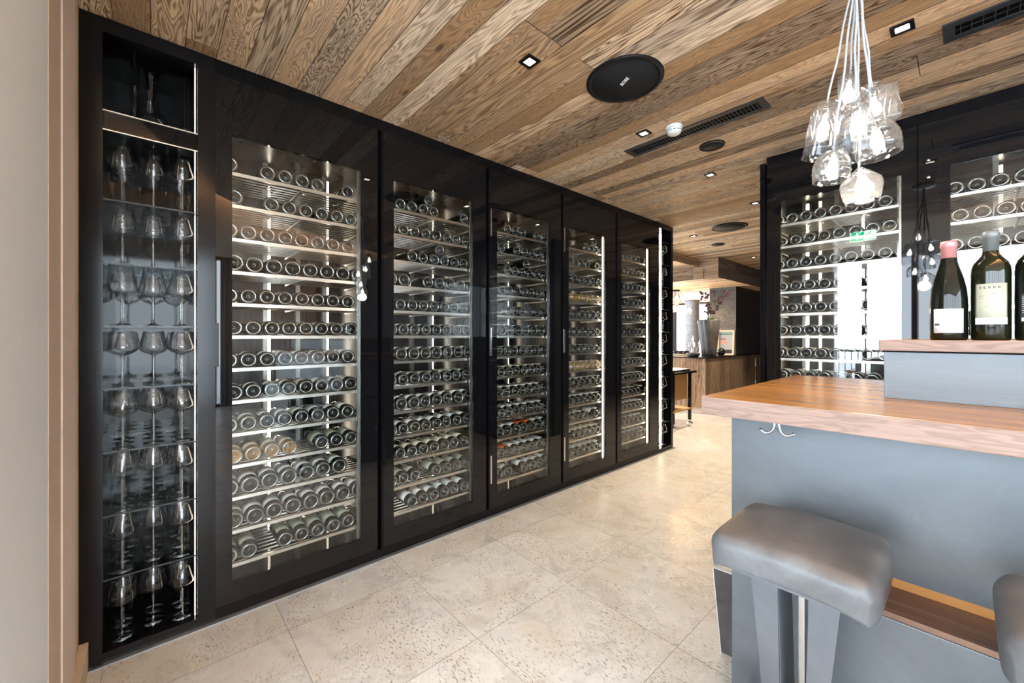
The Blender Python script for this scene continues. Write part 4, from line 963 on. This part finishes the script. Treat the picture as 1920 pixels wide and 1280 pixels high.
for k in range(4):
    a = rq.uniform(0, 6.28); pts = [(0.03 * math.cos(a) * q * 0.5 + 0.02 * q * q * math.cos(a) * .5, 0.03 * math.sin(a) * q * 0.5, 0.11 * q) for q in range(6)]
    sm.tube(pts, 0.004, 6)
    for q in range(16):
        t_ = rq.uniform(1.3, 5); i0 = int(t_); P = Vector(pts[i0]).lerp(Vector(pts[min(5, i0 + 1)]), t_ - i0) + Vector((rq.uniform(-.06, .06), rq.uniform(-.06, .06), rq.uniform(-.02, .02)))
        for pq in range(5):
            b_ = pq * 2 * PI / 5; d1 = Vector((math.cos(b_), rq.uniform(-.4, .4), math.sin(b_))) * 0.026; d2 = Vector((-math.sin(b_), 0.2, math.cos(b_))) * 0.012
            fl.add([P, P + d1 * .6 + d2, P + d1, P + d1 * .6 - d2, P + Vector((0, .002, 0)), P + d1 * .6 + d2 + Vector((0, .002, 0)), P + d1 + Vector((0, .002, 0)), P + d1 * .6 - d2 + Vector((0, .002, 0))], [(0, 1, 2, 3), (7, 6, 5, 4), (0, 4, 5, 1), (1, 5, 6, 2), (2, 6, 7, 3), (3, 7, 4, 0)])
sm.tube([(0.03, 0, 0), (0.09, 0, 0.3), (0.22, 0, 0.62)], 0.004, 6)
for k in range(9):
    a = k * 0.7; d = Vector((math.cos(a), math.sin(a), 0)); n_ = Vector((-d.y, d.x, 0)); vs = []
    for q in range(6):
        c0 = d * (0.03 * q) + Vector((0, 0, 0.05 * q - 0.007 * q * q)); w_ = 0.018 * math.sin(PI * (q + .4) / 6)
        vs += [c0 + n_ * w_, c0 - n_ * w_, c0 + n_ * w_ + Vector((0, 0, .002)), c0 - n_ * w_ + Vector((0, 0, .002))]
    fs = []
    for q in range(5):
        b0 = 4 * q; fs += [(b0, b0 + 1, b0 + 5, b0 + 4), (b0 + 2, b0 + 6, b0 + 7, b0 + 3), (b0, b0 + 4, b0 + 6, b0 + 2), (b0 + 1, b0 + 3, b0 + 7, b0 + 5)]
    lf.add(vs, fs)
sm.build('stem', stemm, orch); fl.build('blossom', petm, orch); lf.build('leaves', leafm, orch)
tag(MB().lathe([(0, 0), (0.07, 0), (0.10, 0.03), (0.115, 0.065), (0.108, 0.066), (0.09, 0.035), (0, 0.02)], 32).build('stone_bowl', M['slate'], None, (-3.13, 6.98, 0.945)), 'dark stone bowl at the front corner of the far counter', 'bowl')
tag(MB().lathe(vessel([(0.085, 0), (0.088, 0.01), (0.088, 0.24)], 0.004), 32, closed=True).lathe([(0, 0.0), (0.084, 0), (0.084, 0.008), (0, 0.008)], 32).build('hurricane_glass', M['drink_glass'], None, (-3.25, 7.36, 0.945)), 'cylindrical hurricane glass behind the stone bowl', 'glass vase')
tag(MB().lathe([(0.025, 0), (0.065, 0.03), (0.075, 0.07), (0.06, 0.115), (0.03, 0.14), (0.02, 0.138), (0.0, 0.137)], 32).build('sphere_vase', simple('polished dark metal', (0.06, 0.055, 0.05), 0.25, 0.8), None, (-2.975, 7.75, 0.945)), 'round dark metal vase right of the driftwood vase', 'vase')
pf = empty('picture_frame', (-3.03, 8.10, 0.946), 0.0); tag(pf, 'wood framed poster leaning against the black chimney stone', 'picture frame')
pf.rotation_euler = (math.radians(-5), 0, 0)
m = MB().box(-0.15, 0.15, -0.01, 0.012, 0, 0.03).box(-0.15, 0.15, -0.01, 0.012, 0.44, 0.47).box(-0.15, -0.12, -0.01, 0.012, 0.03, 0.44).box(0.12, 0.15, -0.01, 0.012, 0.03, 0.44); m.build('frame', M['tan3'], pf)
m = MB().box(-0.12, 0.12, 0.0, 0.006, 0.03, 0.44, 0).box(-0.12, 0.12, -0.0015, 0, 0.385, 0.405, 1).box(-0.12, 0.0, -0.0015, 0, 0.29, 0.31, 2).box(-0.12, 0.02, -0.0015, 0, 0.20, 0.26, 3).box(-0.05, 0.12, -0.0015, 0, 0.03, 0.10, 4)
m.build('poster', [simple('grey print', (0.35, 0.36, 0.38), 0.4), simple('green print', (0.02, 0.18, 0.09), 0.4), simple('red print', (0.35, 0.03, 0.03), 0.4), simple('salmon print', (0.55, 0.28, 0.2), 0.4), simple('black print', (0.02, 0.02, 0.02), 0.4)], pf)
tr = empty('wooden_tray', (-3.42, 7.15, 0.945)); tag(tr, 'wooden tray with rolled napkins on the far counter left end', 'tray')
MB().rbox(-0.16, 0.16, -0.10, 0.10, 0, 0.035, 0.006).build('tray_body', M['tan3'], tr)
for k in range(3):
    o = MB().lathe([(0, 0), (0.028, 0), (0.03, 0.01), (0.03, 0.14), (0, 0.145)], 16, Matrix.Rotation(PI / 2, 4, 'X') @ Matrix.Translation((0, 0, -0.07))).build('rolled_napkin', M['slate'], None, (-3.52 + 0.09 * k, 7.15, 0.945 + 0.036 + 0.031))
    tag(o, f'dark rolled napkin lying {ORD[k]} from left on the wooden tray', 'napkin', 'rolled napkins on the tray')
cl = empty('glass_cloche', (-3.47, 7.5, 0.945)); tag(cl, 'glass cloche with knob on the far counter behind the tray', 'cloche')
MB().lathe(vessel([(0.10, 0), (0.10, 0.32), (0.095, 0.35), (0.05, 0.375), (0.006, 0.38)], 0.003), 32, closed=True).build('dome', M['drink_glass'], cl)
MB().lathe([(0.0, 0.38), (0.012, 0.385), (0.02, 0.40), (0.012, 0.415), (0, 0.418)], 16).build('knob', M['chrome'], cl)
for k in range(5):
    o = inst('wine_glass', GM, None, (-3.62 + 0.10 * k, 7.75 + 0.05 * (k % 2), 0.9453), (0, 0, k))
    tag(o, f'stemmed wine glass {ORD[k]} from left on the far counter behind the tray', 'wine glass', 'wine glasses on the far counter')
for k, y in enumerate((9.0, 9.3)):
    o = MB().tube([(0, 0, 0.02), (0, 0, 0.70)], 0.010, 8, 0).tube([(0, 0, 0.70), (0, 0, 0.86)], 0.020, 10, 1).tube([(0, 0, 0.86), (0, -0.03, 0.885), (0, -0.05, 0.87)], 0.012, 8, 0).lathe([(0, 0), (0.06, 0), (0.06, 0.02), (0, 0.022)], 20).build('fire_iron', [M['chrome'], M['steel_bright']], None, (-2.80, y, 0))
    tag(o, ['steel pole with thick grip standing against the far counter side, front one', 'steel pole with hooked grip standing against the far counter side, rear one'][k], 'fire iron', 'steel poles by the far counter')
tag(MB().rbox(-0.012, 0.012, -0.12, 0.12, -0.10, 0.10, 0.004).build('wall_plate', simple('dark brown plate', (0.06, 0.045, 0.035), 0.5), None, (-2.868, 8.75, 0.78)), 'dark square plate on the far counter side', 'plate')
# trolley
ty_ = empty('serving_trolley', (-3.0, 5.55, 0)); tag(ty_, 'wooden serving trolley with black frame and castors past the display case', 'trolley')
trw = simple('warm varnished wood', (0.42, 0.22, 0.07), 0.4, var=0.15, vs=6)
MB().box(-0.42, 0.38, -0.28, 0.28, 0.26, 0.278).build('lower_board', trw, ty_)
MB().box(-0.38, 0.30, -0.26, 0.26, 0.40, 0.78).build('drawer_box', trw, ty_)
m = MB().box(-0.45, 0.42, -0.31, 0.31, 0.78, 0.805); m.build('top_frame', M['black_frame'], ty_)
MB().box(-0.40, 0.34, -0.27, 0.27, 0.805, 0.83).build('tray_top', M['steel'], ty_)
for sx in (-1, 1):
    for sy in (-1, 1):
        x, y = sx * 0.36 - 0.015, sy * 0.25
        MB().box(x - 0.018, x + 0.018, y - 0.018, y + 0.018, 0.10, 0.78).build('leg', M['black_frame'], ty_)
        w_ = MB().lathe([(0, -0.012), (0.038, -0.012), (0.04, 0), (0.038, 0.012), (0, 0.012)], 20, Matrix.Translation((x, y, 0.040)) @ Matrix.Rotation(PI / 2, 4, 'X')).build('caster', M['chrome'], ty_)
        MB().box(x - 0.006, x + 0.006, y + 0.013, y + 0.018, 0.03, 0.10).build('caster_fork', M['steel'], w_)
# far amber pendant
p2 = empty('amber_pendant_cluster', (-3.95, 8.0, 2.235)); tag(p2, 'cluster pendant of clear globes with amber bulbs above the far bar', 'pendant lamp')
MB().lathe([(0, 0), (0.08, 0), (0.08, -0.02), (0, -0.025)], 24).build('ceiling_rose', M['speaker_rim'], p2)
rq = random.Random(5)
for k in range(9):
    a = k * 2.399; rr = 0.09 * math.sqrt(k); x, y, z = rr * math.cos(a), rr * math.sin(a) * .6, -0.14 - 0.30 * rq.random()
    MB().tube([(x * .3, y * .3, 0), (x, y, z + .075)], 0.003, 6).build('cord', M['speaker_rim'], p2)
    s_ = MB().lathe(vessel([(0.02, 0.075), (0.05, 0.05), (0.07, 0.0), (0.055, -0.045), (0.03, -0.065)], 0.003), 24, Matrix.Translation((x, y, z)), closed=True).build('glass_globe', M['shade_glass'], p2)
    MB().lathe([(0, 0.05), (0.01, 0.045), (0.02, 0.01), (0.012, -0.02), (0, -0.025)], 12, Matrix.Translation((x, y, z))).build('bulb', M['amber_bulb'], s_)
l = bpy.data.lights.new('amber_glow', 'POINT'); l.energy = 90; l.color = (1, .62, .28); l.shadow_soft_size = 0.1
o = bpy.data.objects.new('amber_glow', l); COL.objects.link(o); o.parent = p2; o.location = (0, 0, -0.55)

# ================================================================== dining furniture behind the camera (seen mirrored)
cloth = simple('white tablecloth linen', (0.8, 0.8, 0.8), 0.9); dwood = simple('dark chair wood', (0.035, 0.025, 0.02), 0.4)
def dining_table(label, x, y):
    r_ = empty('dining_table', (x, y, 0)); tag(r_, label, 'table', 'dining tables by the windows')
    MB().rbox(-0.40, 0.40, -0.40, 0.40, 0.72, 0.75, 0.01).build('table_top', M['oak_top'], r_)
    for sx in (-1, 1):
        for sy in (-1, 1): MB().box(sx * 0.36 - 0.025, sx * 0.36 + 0.025, sy * 0.36 - 0.025, sy * 0.36 + 0.025, 0, 0.72).build('leg', dwood, r_)
def dining_chair(label, x, y, rz):
    r_ = empty('dining_chair', (x, y, 0), rz); tag(r_, label, 'chair', 'dining chairs by the windows')
    MB().rbox(-0.22, 0.22, -0.21, 0.21, 0.42, 0.47, 0.02).build('seat', M['leather'], r_)
    MB().rbox(-0.21, 0.21, -0.235, -0.20, 0.55, 0.90, 0.015).build('backrest', M['leather'], r_)
    for sx in (-1, 1):
        MB().tube([(sx * 0.19, 0.18, 0), (sx * 0.18, 0.17, 0.42)], [0.012, 0.018], 8).build('leg', dwood, r_)
        MB().tube([(sx * 0.20, -0.24, 0), (sx * 0.19, -0.20, 0.42), (sx * 0.19, -0.215, 0.88)], [0.012, 0.018, 0.014], 8).build('rear_leg', dwood, r_)
for k, (tx, ty) in enumerate(((-0.9, -2.2), (1.3, -2.2), (3.2, -1.4))):
    nm_ = ['table nearest the white wall', 'middle table', 'table by the side window'][k]
    dining_table(f'square oak dining {nm_}, behind the camera, mirrored in cabinets', tx, ty)
    dining_chair(f'dark chair facing the terrace windows at {nm_}', tx, ty + 0.62, PI)
    dining_chair(f'dark chair with back to the terrace windows at {nm_}', tx, ty - 0.62, 0)
